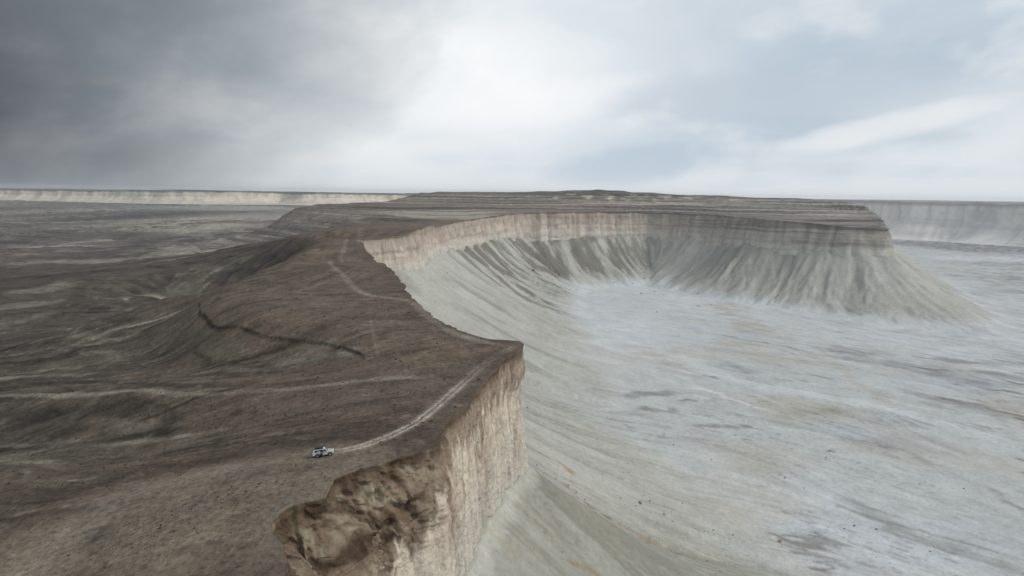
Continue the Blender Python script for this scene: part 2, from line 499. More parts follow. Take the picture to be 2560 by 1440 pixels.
class Eroded:
    """rain run over a patch of the land: carved relief and a map of where water gathered"""
    def __init__(s, x0, x1, y0, y1, h, field, mask, bias, batches, drops, steps, seed, depth):
        nx, ny = int((x1 - x0) / h), int((y1 - y0) / h)
        s.b = (x0, y0, h, nx, ny)
        X, Y = np.meshgrid(x0 + h * np.arange(nx), y0 + h * np.arange(ny))
        z0 = field(X.ravel(), Y.ravel())
        mk = mask(X.ravel(), Y.ravel()).reshape(ny, nx)
        z0 = z0.reshape(ny, nx) + 0.25 * h * fbm(X / (6 * h), Y / (6 * h), 3, 90)
        zb = (z0 - bias[0] * X - bias[1] * Y).ravel().copy()
        zs = zb.copy()
        flow = np.zeros(ny * nx)
        gn = np.random.default_rng(seed)
        N = ny * nx
        for _b in range(batches):
            px, py = 1 + gn.random(drops) * (nx - 4), 1 + gn.random(drops) * (ny - 4)
            dx, dy = np.zeros(drops), np.zeros(drops)
            sed, wat = np.zeros(drops), np.ones(drops)
            for _t in range(steps):
                j, i = px.astype(np.int64), py.astype(np.int64)
                fx, fy = px - j, py - i
                k = i * nx + j
                a, b, c, d = zb[k], zb[k + 1], zb[k + nx], zb[k + nx + 1]
                gx = (b - a) * (1 - fy) + (d - c) * fy
                gy = (c - a) * (1 - fx) + (d - b) * fx
                hz_ = a * (1 - fx) * (1 - fy) + b * fx * (1 - fy) + c * (1 - fx) * fy + d * fx * fy
                gm = np.hypot(gx, gy) + 1e-9
                dx, dy = dx * .35 - .65 * gx / gm, dy * .35 - .65 * gy / gm
                m = np.hypot(dx, dy) + 1e-9
                dx, dy = dx / m, dy / m
                qx, qy = np.clip(px + dx, 1, nx - 3), np.clip(py + dy, 1, ny - 3)
                j2, i2 = qx.astype(np.int64), qy.astype(np.int64)
                f2, g2_ = qx - j2, qy - i2
                k2 = i2 * nx + j2
                hn = zb[k2] * (1 - f2) * (1 - g2_) + zb[k2 + 1] * f2 * (1 - g2_) + zb[k2 + nx] * (1 - f2) * g2_ + zb[k2 + nx + 1] * f2 * g2_
                dh = hn - hz_
                cap = np.maximum(-dh, 0.01 * h) * wat * 3.0
                dep = np.where(dh > 0, np.minimum(dh, sed), np.where(sed > cap, (sed - cap) * .25, -np.minimum((cap - sed) * .22, np.maximum(-dh, 0) * .5)))
                sed = sed - dep
                wat = wat * .985
                w = np.concatenate([(1 - fx) * (1 - fy) * dep, fx * (1 - fy) * dep, (1 - fx) * fy * dep, fx * fy * dep])
                zb += np.bincount(np.concatenate([k, k + 1, k + nx, k + nx + 1]), w, N)
                flow += np.bincount(k, None, N)
                px, py = qx, qy
        dz = (zb - zs).reshape(ny, nx)
        dz = np.clip(dz, -4 * depth, 3 * depth)

        def bl(q_):
            p_ = np.pad(q_, 1, 'edge')
            return (p_[2:, 1:-1] + p_[:-2, 1:-1] + p_[1:-1, 2:] + p_[1:-1, :-2] + 4 * q_) / 8
        dz = bl(dz)
        sd = np.abs(dz[mk > .5]).mean() + 1e-6
        dz = np.clip(dz * (0.55 * depth / sd), -2.6 * depth, 1.6 * depth) * mk
        f = np.log1p(flow.reshape(ny, nx))
        f = bl(f)
        f = (f - f.mean()) / f.std()
        s.dz, s.flow = dz, f

    def get(s, x, y, which, prev):
        x0, y0, h, nx, ny = s.b
        fx, fy = (x - x0) / h, (y - y0) / h
        i = np.clip(np.floor(fy).astype(int), 0, ny - 2)
        j = np.clip(np.floor(fx).astype(int), 0, nx - 2)
        a, b = np.clip(fy - i, 0, 1), np.clip(fx - j, 0, 1)
        e = sst(np.minimum.reduce([fx, nx - 1 - fx, fy, ny - 1 - fy]), 3, 22)
        m = s.dz if which == 'dz' else s.flow
        v = m[i, j] * (1 - a) * (1 - b) + m[i, j + 1] * (1 - a) * b + m[i + 1, j] * a * (1 - b) + m[i + 1, j + 1] * a * b
        return prev * (1 - e) + v * e


def er_get(lst, x, y, which):
    o = np.zeros(np.shape(x))
    for m in lst:
        o = m.get(x, y, which, o)
    return o


# ledge on the spur, gullies
LEDGE = [pz(*a)[:2] for a in [(500, 742, -5), (508, 765, -5), (560, 796, -4), (640, 818, -3), (720, 832, -2), (800, 843, -1.5), (870, 862, -1), (912, 880, -1), (918, 890, -1)]]


def poly_dist(x, y, pts):
    """unsigned distance, side (cross>0 = left) and position along a polyline"""
    best = np.full(x.shape, 1e18)
    side = np.zeros(x.shape)
    along = np.zeros(x.shape)
    L = 0.0
    for (ax, ay), (bx, by) in zip(pts[:-1], pts[1:]):
        ex, ey = bx - ax, by - ay
        l2 = ex * ex + ey * ey + 1e-9
        t = np.clip(((x - ax) * ex + (y - ay) * ey) / l2, 0, 1)
        ddx, ddy = x - ax - ex * t, y - ay - ey * t
        dd = ddx * ddx + ddy * ddy
        m = dd < best
        best = np.where(m, dd, best)
        side = np.where(m, np.sign(ex * (y - ay) - ey * (x - ax)), side)
        along = np.where(m, L + t * math.sqrt(l2), along)
        L += math.sqrt(l2)
    return np.sqrt(best), side, along, L


def smooth_poly(pts, n=8):
    p = np.array([2 * np.array(pts[0]) - np.array(pts[1])] + [np.array(a) for a in pts] + [2 * np.array(pts[-1]) - np.array(pts[-2])], float)
    o = []
    for i in range(1, len(p) - 2):
        for t in np.linspace(0, 1, n, endpoint=False):
            a, b, c, d = p[i - 1], p[i], p[i + 1], p[i + 2]
            o.append(.5 * (2 * b + (c - a) * t + (2 * a - 5 * b + 4 * c - d) * t * t + (3 * b - a - 3 * c + d) * t ** 3))
    o.append(p[-2])
    return [tuple(q) for q in o]


LEDGE_S = smooth_poly(LEDGE, 5)


def upper(x, y):
    """plateau, its left flank and the low plain to the left"""
    z = Pf(x, y)
    r = np.hypot(x, y)
    low = sst(-z, 4, 30)                                  # 0 on the table, 1 on the flank
    far = sst(r, 900, 2500)
    left = sst(-x - 0.10 * y, 0, 60)
    # gullies that run down the flank to the left
    wx = x + 26 * fbm(x / 90, y / 90, 3, 21)
    wy = y + 18 * fbm(x / 70, y / 70, 3, 22)
    gul = ridge(wx / 210, wy / 52, 4, 30) - 0.62
    z = z - gul * low * left * (7 + 6 * far)
    z = z + fbm(x / 160, y / 110, 4, 40) * low * left * 5
    # tread-and-riser strata on the far slopes
    tier = sst(y, 1250, 1600) * sst(z, 2, 14)
    step = 5.5
    zz = z / step + 0.35 * fbm(x / 150, y / 150, 3, 41)
    fr = zz - np.floor(zz)
    z = z + tier * step * (sst(fr, 0.25, 0.75) - fr) * 0.85
    # small ground roughness
    z = z + fbm(x / 14, y / 14, 3, 44) * (0.16 + 0.5 * low)
    z = z + tier * fbm(x / 60, y / 45, 4, 45) * 2.2
    # ledge
    near = (r < 700)
    if near.any():
        d, s, al, L = poly_dist(x[near], y[near], LEDGE_S)
        e = sst(al, 0, 30) * sst(L - al, 0, 18)
        drop = np.where(s < 0, sst(d, 0, 2.2) * np.exp(-d / 40) * 0.9, 0) * e
        z[near] -= drop
    if ER_UP:
        z = z + er_get(ER_UP, x, y, 'dz')
    return z


def lower(x, y, q=None):
    """valley floor with the talus aprons under the cliff"""
    d, u, i = rim_query(x, y) if q is None else q
    # away from the wall the scree follows the smoothed rim
    n_, bi, bd = len(RS), i.copy(), np.full(len(d), 1e18)
    for off in range(-60, 61, 4):
        k = np.clip(i + off, 0, n_ - 1)
        e = (x - RS[k, 0]) ** 2 + (y - RS[k, 1]) ** 2
        m = e < bd
        bd, bi = np.where(m, e, bd), np.where(m, k, bi)
    us, bd = u.copy(), np.full(len(d), 1e18)
    for off in range(-4, 4):
        k = np.clip(bi + off, 0, n_ - 2)
        ex, ey = RS[k + 1, 0] - RS[k, 0], RS[k + 1, 1] - RS[k, 1]
        t = np.clip(((x - RS[k, 0]) * ex + (y - RS[k, 1]) * ey) / (ex * ex + ey * ey + 1e-9), 0, 1)
        e = (x - RS[k, 0] - ex * t) ** 2 + (y - RS[k, 1] - ey * t) ** 2
        m = e < bd
        bd = np.where(m, e, bd)
        us = np.where(m, RU[k] + t * (RU[k + 1] - RU[k]), us)
    wgt = sst(d, 8, 60)
    d = d * (1 - wgt) + np.sqrt(bd) * wgt
    u = us
    f = Ff(x, y)
    rr = RC[i]
    z_foot = np.interp(u, RU, RC[:, 5])
    setb = np.interp(u, RU, RC[:, 3] + RC[:, 6])
    far = sst(u, TIP_U + 30, NOTCH_U + 100)
    rough_r = 0.25 + 0.75 * sst(u, NOTCH_U + 150, NOTCH_U + 600)
    nose = np.exp(-((u - NOSE_U - 10) / 70) ** 2)
    ht = np.maximum(z_foot - f, 5)
    expo = 1.65 - 0.45 * sst(u, NOTCH_U + 450, NOTCH_U + 1100)
    slope = 0.80 - 0.06 * far - 0.1 * nose
    L = ht * expo / slope
    s = np.clip((d - setb) / L, 0, 1.0)
    body = (1 - s) ** expo
    # fans: alternate long and short along the rim
    tipx, tipy = RIM_TIP
    u2 = u + np.exp(-((u - TIP_U) / 14) ** 2) * 55 * (np.arctan2(y - tipy, x - tipx))
    fan = fbm(u / 95, u * 0 + 1.7, 3, 60)
    body = body * (1 + 0.16 * fan * sst(s, 0.1, 0.6))
    dd = np.maximum(d - setb, 0)
    mid = np.sin(np.clip(s, 0, 1) * math.pi) ** 0.7
    w = dd * 0.25 * fbm(u / 120, dd / 160, 2, 61) + 5 * fbm(u / 30, dd / 40, 2, 62)
    rib = (ridge(np.interp(u2, RU, PH_1) + w / (16 + 18 * far), dd / 320, 4, 63, .6) - 0.62)
    rib3 = ridge(np.interp(u2, RU, PH_3) + w / (7 + 7 * far) + 3, dd / 90, 2, 72) - .62
    rib2 = (ridge(np.interp(u2, RU, PH_2) + w / (52 + 20 * far), dd / 500, 2, 66) - 0.62)
    z = f + ht * body - mid * (rib * (3.6 + 15 * far * rough_r) + rib2 * (4.0 + 20 * far * rough_r) + rib3 * (2.2 + 7 * far * rough_r))
    # floor relief
    z = z + (1 - body) * (fbm(x / 120, y / 120, 4, 68) * 1.8 + fbm(x / 18, y / 18, 3, 69) * 0.35)
    z = z + fbm(x / 6, y / 6, 2, 70) * 0.12
    if ER_LOW:
        z = z + er_get(ER_LOW, x, y, 'dz')
    return z, s, dd, u, far, mid, rib, rib2, u2


m_up = lambda x, y: sst(-rim_query(x, y)[0], 4, 30)
m_lo = lambda x, y: sst(rim_query(x, y)[0], 2, 14)
_eu = [Eroded(-1500, 60, 70, 2300, 4.0, upper, m_up, (-.02, 0), 7, 14000, 46, 1, 1.6),
       Eroded(-300, 10, 80, 470, 1.6, upper, m_up, (-.02, 0), 9, 7000, 50, 2, .55)]
_el = [Eroded(-60, 1480, 180, 2050, 4.0, lambda x, y: lower(x, y)[0], m_lo, (.02, -.012), 8, 16000, 56, 3, 1.1),
       Eroded(-20, 420, 190, 760, 1.7, lambda x, y: lower(x, y)[0], m_lo, (.02, -.012), 9, 9000, 60, 4, .45)]
ER_UP += _eu
ER_LOW += _el
print('eroded', round(time.time() - T0, 1))


def hit(px, py, low=False):
    """photo pixel -> point on the ground there"""
    z = -170.0 if low else -5.0
    for _ in range(14):
        x, y, _z = pz(px, py, z)
        xa, ya = np.array([x]), np.array([y])
        zn = lower(xa, ya)[0][0] if low else upper(xa, ya)[0]
        z = z + 0.7 * (min(zn, CAMZ - 1.5) - z)
    return (x, y, float(zn))


# ================================================================== colours (albedos, with shade painted into one dark stroke)
def lin(r, gg, b):
    return np.array([((c / 255 + .055) / 1.055) ** 2.4 if c > 10 else c / 255 / 12.92 for c in (r, gg, b)])


C_BROWN = lin(108, 95, 83)
C_BROWN2 = lin(112, 98, 84)
C_PLAIN = lin(86, 77, 69)
C_TRACK = lin(160, 148, 134)
C_PALE = lin(160, 151, 137)
C_GREEN = lin(106, 99, 84)
C_DARK = lin(46, 42, 38)
C_FLOOR = lin(193, 194, 191)
C_FLOOR2 = lin(176, 178, 176)
C_BEIGE = lin(186, 179, 166)
C_TALUS = lin(182, 180, 172)
C_TALUS2 = lin(140, 139, 132)
C_CLIFF = lin(220, 205, 186)
C_PINK = lin(190, 166, 150)
C_RUST = lin(112, 90, 68)
C_CAP = lin(98, 82, 64)


def mixc(c, col, m):
    return c + (col - c) * m[:, None]


# strokes: (pixels, half-width px, colour, strength, z or None)
def px_poly(pts, low=False, n=6):
    return smooth_poly([hit(a, b, low)[:2] for a, b in pts], n)


def hw_m(pts, low, hp):
    a, b = pts[len(pts) // 2]
    x, y, z = hit(a, b, low)
    r = math.hypot(x, y)
    return hp * r * r / (FPX * (CAMZ - z))


TRACKS = [  # worn dirt tracks on the plateau: pixels, half width in metres, strength, twin ruts
    ([(835, 1130), (900, 1116), (980, 1087), (1045, 1053), (1095, 1013), (1135, 978), (1168, 948), (1205, 915), (1240, 890), (1285, 868)], 1.9, 0.95, True),
    ([(1120, 946), (1000, 945), (900, 951), (780, 966), (650, 976), (450, 986), (250, 984), (100, 986), (-60, 996)], 2.0, 0.62, False),
    ([(1285, 868), (1200, 852), (1120, 826), (1062, 782), (1020, 752), (940, 741), (900, 730), (862, 692), (825, 656), (850, 640), (872, 618)], 2.2, 0.5, False),
    ([(925, 790), (932, 830), (945, 890)], 0.7, 0.25, False),
    ([(790, 1140), (640, 1160), (480, 1190), (330, 1235), (220, 1300), (120, 1390), (60, 1460)], 5.0, 0.28, False),
]
TRACKS = [(px_poly(a), w, s, tw) for a, w, s, tw in TRACKS]

PALES = [  # pale outcrops on the flank and plain (pixels, half height px, strength, colour)
    ([(-40, 662), (150, 655), (300, 650), (420, 632), (520, 618)], 6, 0.55, C_PALE),
    ([(60, 638), (200, 634), (350, 622), (480, 600)], 3, 0.3, C_GREEN),
    ([(330, 588), (430, 580), (520, 572), (650, 556)], 7, 0.65, C_PALE),
    ([(560, 553), (640, 540), (720, 532)], 5, 0.7, C_PALE),
    ([(-40, 557), (120, 557), (300, 552), (420, 548)], 1.6, 0.5, C_PALE),
    ([(430, 512), (560, 520), (700, 528)], 4, 0.45, C_BEIGE),
    ([(-40, 770), (60, 762), (180, 752)], 10, 0.4, C_PALE),
    ([(-40, 815), (40, 800), (150, 780)], 5, 0.35, C_PALE),
    ([(-20, 735), (100, 722), (200, 700)], 4, 0.35, C_PALE),
    ([(-30, 948), (90, 940), (230, 938)], 4, 0.45, C_PALE),
    ([(-30, 1112), (120, 1112), (260, 1108), (420, 1098)], 4, 0.35, C_PALE),
    ([(420, 1095), (500, 1085), (580, 1070)], 4, 0.45, C_PALE),
    ([(270, 1065), (330, 1068), (400, 1062)], 8, 0.35, C_PALE),
    ([(690, 912), (760, 900), (840, 885), (900, 878)], 5, 0.40, C_PALE),
    ([(720, 880), (780, 868), (840, 862)], 8, 0.35, C_PALE),
    ([(560, 930), (660, 925), (760, 912)], 3, 0.3, C_PALE),
    ([(-20, 1160), (60, 1155), (160, 1150)], 5, 0.3, C_PALE),
    ([(690, 1290), (690, 1262), (740, 1240)], 6, 0.4, C_PALE),
    ([(740, 1205), (770, 1195)], 12, 0.3, C_PALE),
    ([(230, 1222), (270, 1215)], 4, 0.4, C_PALE),
    ([(300, 1212), (330, 1208)], 3, 0.3, C_PALE),
    ([(400, 1392), (430, 1385)], 3, 0.4, C_PALE),
]
DARKS = [
    ([(-30, 960), (120, 956), (280, 955), (420, 962), (560, 966), (700, 958), (820, 945)], 5, 0.65, C_DARK),  # shaded gully bank, its shade painted into the ground colour
    ([(-30, 1125), (60, 1120), (180, 1112), (330, 1092), (450, 1078)], 5, 0.6, C_DARK),
    ([(-30, 1060), (100, 1045), (250, 1030), (380, 1020)], 10, 0.4, C_DARK),
    ([(520, 905), (620, 915), (700, 905)], 4, 0.5, C_DARK),
    ([(640, 1075), (740, 1060), (860, 1045)], 10, 0.3, C_DARK),
    ([(900, 548), (1000, 551), (1085, 554)], 2.2, 0.6, C_DARK),
    ([(-30, 700), (150, 690), (300, 672)], 5, 0.35, C_DARK),
    ([(-30, 600), (200, 590), (340, 575)], 9, 0.35, C_DARK),
    ([(-30, 530), (200, 532), (400, 535), (560, 545)], 10, 0.3, C_DARK),
]
FLOORS = [
    ([(1545, 990), (1620, 984), (1700, 982)], 7, 0.75, C_TALUS2),
    ([(1590, 1014), (1640, 1026), (1705, 1026)], 9, 0.85, lin(138, 138, 126)),
    ([(1720, 1062), (1800, 1066), (1890, 1068)], 4, 0.7, C_TALUS2),
    ([(1800, 900), (1850, 918), (1900, 938)], 6, 0.5, lin(140, 138, 136)),
    ([(2040, 862), (2130, 890), (2230, 910), (2330, 930), (2560, 985)], 12, 0.6, lin(136, 134, 132)),
    ([(2240, 985), (2330, 1000), (2440, 1020), (2580, 1060)], 14, 0.6, lin(128, 124, 122)),
    ([(2420, 930), (2500, 940), (2580, 950)], 5, 0.45, lin(140, 138, 138)),
    ([(2085, 1238), (2170, 1280), (2270, 1335), (2400, 1375), (2600, 1440)], 22, 0.62, lin(140, 138, 128)),
    ([(1930, 1040), (2050, 1030), (2150, 1035)], 8, 0.35, C_TALUS2),
    ([(2100, 1120), (2250, 1110), (2400, 1100)], 14, 0.35, lin(160, 156, 156)),
    ([(1780, 738), (1810, 770), (1860, 800), (1930, 850)], 10, 0.5, lin(170, 162, 146)),
    ([(1930, 850), (2050, 890), (2150, 960), (2250, 1020)], 5, 0.5, C_BEIGE),
    ([(1680, 880), (1760, 920), (1880, 960), (2050, 990), (2250, 1030), (2580, 1120)], 8, 0.55, lin(214, 216, 214)),
    ([(2200, 612), (2400, 616), (2760, 624)], 14, 0.95, lin(112, 108, 108)),
    ([(2310, 645), (2400, 646), (2600, 648)], 4, 0.5, lin(222, 224, 224)),
    ([(2420, 662), (2500, 662), (2600, 664)], 4, 0.6, lin(150, 150, 152)),
    ([(2360, 690), (2480, 694), (2600, 696)], 5, 0.35, lin(150, 150, 152)),
    ([(2400, 730), (2500, 728), (2600, 726)], 5, 0.35, lin(160, 160, 162)),
    ([(2060, 1130), (2090, 1128)], 3, 0.7, lin(130, 124, 112)),
    ([(1290, 1085), (1345, 1112), (1410, 1165), (1440, 1195)], 7, 0.8, lin(168, 144, 118)),
    ([(1300, 1110), (1380, 1150)], 4, 0.7, lin(142, 116, 92)),
    ([(1400, 1205), (1450, 1250), (1490, 1280), (1535, 1305)], 3, 0.9, lin(128, 104, 82)),
    ([(1535, 1305), (1620, 1350), (1700, 1385), (1770, 1415)], 5, 0.7, lin(156, 138, 116)),
    ([(1400, 1392), (1450, 1412), (1510, 1445)], 5, 0.8, lin(158, 134, 108)),
    ([(1180, 1300), (1230, 1330), (1300, 1400)], 8, 0.4, lin(170, 156, 128)),
]


def prep(lst, low):
    o = []
    for pts, hp, s, c in lst:
        o.append((px_poly(pts, low), max(0.6, hw_m(pts, low, hp)), s, c))
    return o


PALES, DARKS, FLOORS = prep(PALES, False), prep(DARKS, False), prep(FLOORS, True)
print('fields', round(time.time() - T0, 1))


# ---- streaks along the fall line (line-integral convolution on world-space maps)
class Streaks:
    def __init__(s, x0, x1, y0, y1, h, k, field, bias, specs, seed, wob_amp=0.7, wob_len=70.0):
        nx, ny = int((x1 - x0) / h), int((y1 - y0) / h)
        s.b = (x0, y0, h, nx, ny)
        X, Y = np.meshgrid(x0 + h * np.arange(nx), y0 + h * np.arange(ny))
        cx, cy = np.meshgrid(x0 + h * k * np.arange(nx // k + 2), y0 + h * k * np.arange(ny // k + 2))
        z = field(cx.ravel(), cy.ravel()).reshape(cx.shape)
        for _ in range(5):
            zp = np.pad(z, 1, 'edge')
            z = (zp[2:, 1:-1] + zp[:-2, 1:-1] + zp[1:-1, 2:] + zp[1:-1, :-2] + 2 * z) / 6
        gy, gx = np.gradient(z, h * k)
        vx, vy = bias[0] - gx, bias[1] - gy
        n = np.hypot(vx, vy) + 1e-6
        vx, vy = vx / n, vy / n
        ca, cb = np.arange(nx) / k, np.arange(ny) / k

        def up(a):
            i = np.clip(np.floor(cb).astype(int), 0, a.shape[0] - 2)
            j = np.clip(np.floor(ca).astype(int), 0, a.shape[1] - 2)
            fy = np.clip(cb - i, 0, 1)[:, None]
            fx = np.clip(ca - j, 0, 1)[None]
            return (a[i][:, j] * (1 - fy) * (1 - fx) + a[i][:, j + 1] * (1 - fy) * fx + a[i + 1][:, j] * fy * (1 - fx) + a[i + 1][:, j + 1] * fy * fx)
        vx, vy = up(vx), up(vy)
        w = fbm(X / wob_len, Y / wob_len, 3, 80) * wob_amp
        c_, s_ = np.cos(w), np.sin(w)
        vx, vy = vx * c_ - vy * s_, vx * s_ + vy * c_
        s.maps = []
        for q, (blur, steps, st) in enumerate(specs):
            src = np.random.default_rng(seed + q).random((ny, nx))
            for _ in range(blur):
                src = (np.roll(src, 1, 0) + np.roll(src, -1, 0) + np.roll(src, 1, 1) + np.roll(src, -1, 1) + src) / 5
            acc = np.zeros_like(src)
            for sg in (1, -1):
                pxx, pyy = np.meshgrid(np.arange(nx, dtype=float), np.arange(ny, dtype=float))
                for t in range(steps):
                    i = np.clip(pyy.astype(int), 0, ny - 1)
                    j = np.clip(pxx.astype(int), 0, nx - 1)
                    acc += src[i, j]
                    pxx += vx[i, j] * (st * sg)
                    pyy += vy[i, j] * (st * sg)
            s.maps.append((acc - acc.mean()) / acc.std())

    def blend(s, x, y, prev, margin=40):
        """sample the maps, fading into prev towards the border of the map"""
        x0, y0, h, nx, ny = s.b
        fx, fy = (x - x0) / h, (y - y0) / h
        i = np.clip(np.floor(fy).astype(int), 0, ny - 2)
        j = np.clip(np.floor(fx).astype(int), 0, nx - 2)
        a, b = np.clip(fy - i, 0, 1), np.clip(fx - j, 0, 1)
        e = np.clip(np.minimum.reduce([fx, nx - 1 - fx, fy, ny - 1 - fy]) / margin, 0, 1)
        o = []
        for m, p in zip(s.maps, prev):
            v = m[i, j] * (1 - a) * (1 - b) + m[i, j + 1] * (1 - a) * b + m[i + 1, j] * a * (1 - b) + m[i + 1, j + 1] * a * b
            o.append(v * np.sqrt(e) + p * np.sqrt(1 - e))
        return o


lowz = lambda x, y: lower(x, y)[0]
LS_F = Streaks(-60, 1500, 180, 2050, 3.0, 6, lowz, (.035, -.018), ((0, 26, 1.0), (3, 44, 2.0)), 1)
LS_N = Streaks(-20, 420, 190, 760, 1.2, 10, lowz, (.035, -.018), ((0, 26, 1.2), (3, 44, 2.4)), 3)
US_F = Streaks(-1500, 60, 70, 2300, 3.5, 5, lambda x, y: upper(x, y), (-.03, .0), ((0, 16, 1.0), (2, 30, 2.0)), 5, .9, 90)
US_N = Streaks(-330, 10, 80, 480, 1.2, 8, lambda x, y: upper(x, y), (-.03, .0), ((0, 18, 1.2), (2, 34, 2.2)), 8, .9, 50)


def streaks(x, y):
    alt = fbm(x / 140, y / 40, 4, 81) * 2.2
    return LS_N.blend(x, y, LS_F.blend(x, y, (alt, alt)))


def streaks_up(x, y):
    alt = fbm(x / 190, y / 45, 4, 82) * 2.2
    return US_N.blend(x, y, US_F.blend(x, y, (alt, alt)))


print('streaks', round(time.time() - T0, 1))


def color_upper(x, y, z, d, slope):
    n = len(x)
    r = np.hypot(x, y)
    low = sst(-z, 5, 32)
    c = np.tile(C_BROWN, (n, 1))
    c = mixc(c, C_BROWN2, sst(fbm(x / 45, y / 45, 4, 100), -.2, .5))
    c = mixc(c, C_PLAIN, low * 0.8)
    c = mixc(c, lin(100, 92, 80), sst(fbm(x / 22, y / 22, 4, 101), 0.05, 0.6) * 0.45)
    c = mixc(c, C_DARK, sst(fbm(x / 34 + 5, y / 20, 5, 102, .6), 0.12, 0.6) * (0.35 + .25 * low))
    # bands of rock that crop out along the contours of the flank
    zz = z + 2.5 * fbm(x / 60, y / 60, 4, 103)
    b1 = fbm(zz / 3.2, x / 220 + y / 160, 3, 104)
    b2 = fbm(zz / 6.5, x / 160 - y / 200, 3, 105)
    flank = sst(-z, 5, 16) * sst(slope, 0.04, 0.20)
    pat = sst(fbm(x / 130, y / 90, 3, 106), -0.15, 0.35)
    c = mixc(c, C_GREEN, sst(b2, 0.0, 0.4) * flank * 0.45 * pat)
    c = mixc(c, C_PALE, sst(b1, 0.22, 0.55) * flank * 0.42 * pat)
    c = mixc(c, C_DARK, sst(-b1, 0.2, 0.55) * flank * 0.5)
    # streaks on the plain: drawn out along the drainage to the left
    s1 = fbm((x + 30 * fbm(x / 120, y / 120, 2, 120)) / 190, (y + 22 * fbm(x / 90, y / 90, 2, 121)) / 17, 5, 107, .6)
    c = mixc(c, C_PALE, sst(s1, 0.26, 0.62) * low * 0.30)
    c = mixc(c, C_DARK, sst(-s1, 0.18, 0.55) * low * 0.45)
    f1, f2 = streaks_up(x, y)
    fl = sst(-z, 3, 12) * sst(slope, .03, .12)
    c = mixc(c, C_DARK, sst(-f2 - .3 * f1, 0.3, 2.0) * (.25 + .40 * fl))
    c = mixc(c, lin(118, 112, 98), sst(f2, 0.5, 2.0) * (.10 + .45 * fl))
    c = mixc(c, C_PALE, sst(f2 + .6 * f1, 1.5, 2.8) * fl * .55)
    c = c * (1 + .10 * f1 * (r < 2200))[:, None]
    fw = er_get(ER_UP, x, y, 'flow')
    c = mixc(c, lin(150, 142, 126), sst(fw, 0.9, 2.6) * (.10 + .5 * fl))
    c = mixc(c, C_DARK, sst(-er_get(ER_UP, x, y, 'dz'), .5, 2.2) * (.15 + .3 * fl))
    # far table behind the bowl: layered tones
    tier = sst(y, 1150, 1500)
    lay = fbm(z / 3.0 + .6 * fbm(x / 120, y / 120, 3, 122), x / 600, 3, 108)
    c = mixc(c, lin(132, 122, 113), tier * (0.5 + 0.4 * sst(x, 100, 700)))
    c = mixc(c, lin(74, 67, 63), tier * sst(lay, 0.0, 0.3) * 0.85)
    c = mixc(c, lin(168, 158, 144), tier * sst(-lay, 0.1, 0.4) * 0.6)
    # pale gullies on the flank of the uppermost step
    az_ = np.degrees(np.arctan2(x, y))
    crest = tier * sst(z, 40, 46) * sst(slope, .05, .2) * sst(az_, -3, 1) * (1 - sst(az_, 16, 20))
    c = mixc(c, lin(186, 176, 150), crest * sst(fbm(x / 34, y / 120, 3, 109), 0.1, 0.4) * 0.8)
    c = mixc(c, C_DARK * 1.4, tier * sst(z, 52, 58) * 0.5)
    wn = fbm(x / 20, y / 20, 4, 110)
    wl = fbm(x / 90, y / 30, 4, 111)
    for pts, w, s, col in PALES + DARKS:
        xs = [p[0] for p in pts]
        ys = [p[1] for p in pts]
        m = w * 4 + 5
        k = np.nonzero((x > min(xs) - m) & (x < max(xs) + m) & (y > min(ys) - m) & (y < max(ys) + m))[0]
        if not len(k):
            continue
        dd, sd, al, L = poly_dist(x[k], y[k], pts)
        wk = w * (1 + 0.9 * wl[k]) + w * 0.5 * wn[k]
        mk = 1 - sst(dd, wk * 0.35, wk * 1.3 + .2)
        fe = min(w * 1.2 + 1, L * .22)
        mk *= sst(al, 0, fe) * sst(L - al, 0, fe) * np.clip(.75 + .9 * wn[k] + .6 * wl[k], 0, 1)
        c[k] = mixc(c[k], col, mk * s)
    # ledge: dark broken rock along the edge
    k = np.nonzero(r < 700)[0]
    dd, sd, al, L = poly_dist(x[k], y[k], LEDGE_S)
    mk = (1 - sst(np.abs(dd - 0.8), 0.3, .8 + .5 * wn[k])) * (sd < 0) * sst(al, 0, 8) * sst(L - al, 0, 10)
    c[k] = mixc(c[k], lin(40, 36, 33), mk * 0.9 * np.clip(.9 + .6 * wn[k], .5, 1))
    mk = (1 - sst(dd, 3, 22)) * (sd < 0) * sst(dd, 2.5, 5) * sst(wn[k] + wl[k], -.1, .5) * sst(al, 0, 20)
    c[k] = mixc(c[k], C_GREEN, mk * 0.7)
    # bare margin along the rim
    c = mixc(c, lin(100, 88, 77), (1 - sst(-d + 6 * wn, 2, 16)) * 0.55 * (r < 900))
    # broad trampled pale ground round the parked car
    a = np.array(hit(420, 1310)[:2])
    e = ((x - a[0]) / 46) ** 2 + ((y - a[1] - .12 * (x - a[0])) / 27) ** 2
    c = mixc(c, lin(138, 125, 109), (1 - sst(e + .6 * wn + .7 * fbm(x / 50, y / 50, 3, 115), -.1, 1.7)) * .58)
    c = mixc(c, lin(122, 118, 101), (1 - sst(e + .9 * wl, .0, .9)) * .12)
    c = mixc(c, lin(64, 56, 49), sst(e + .4 * wn, 1.2, 1.5) * (1 - sst(e + .4 * wn, 2.0, 3.5)) * (r < 320) * .35)
    # bare pale spots and dark tufted spots
    sp1 = fbm(x / 9, y / 9, 4, 116, .6)
    c = mixc(c, lin(138, 127, 112), sst(sp1, .22, .5) * .4 * (r < 900))
    c = mixc(c, C_DARK, sst(-sp1, .2, .5) * .4 * (r < 900))
    tr = np.zeros(n)
    ti = np.full(n, -1)
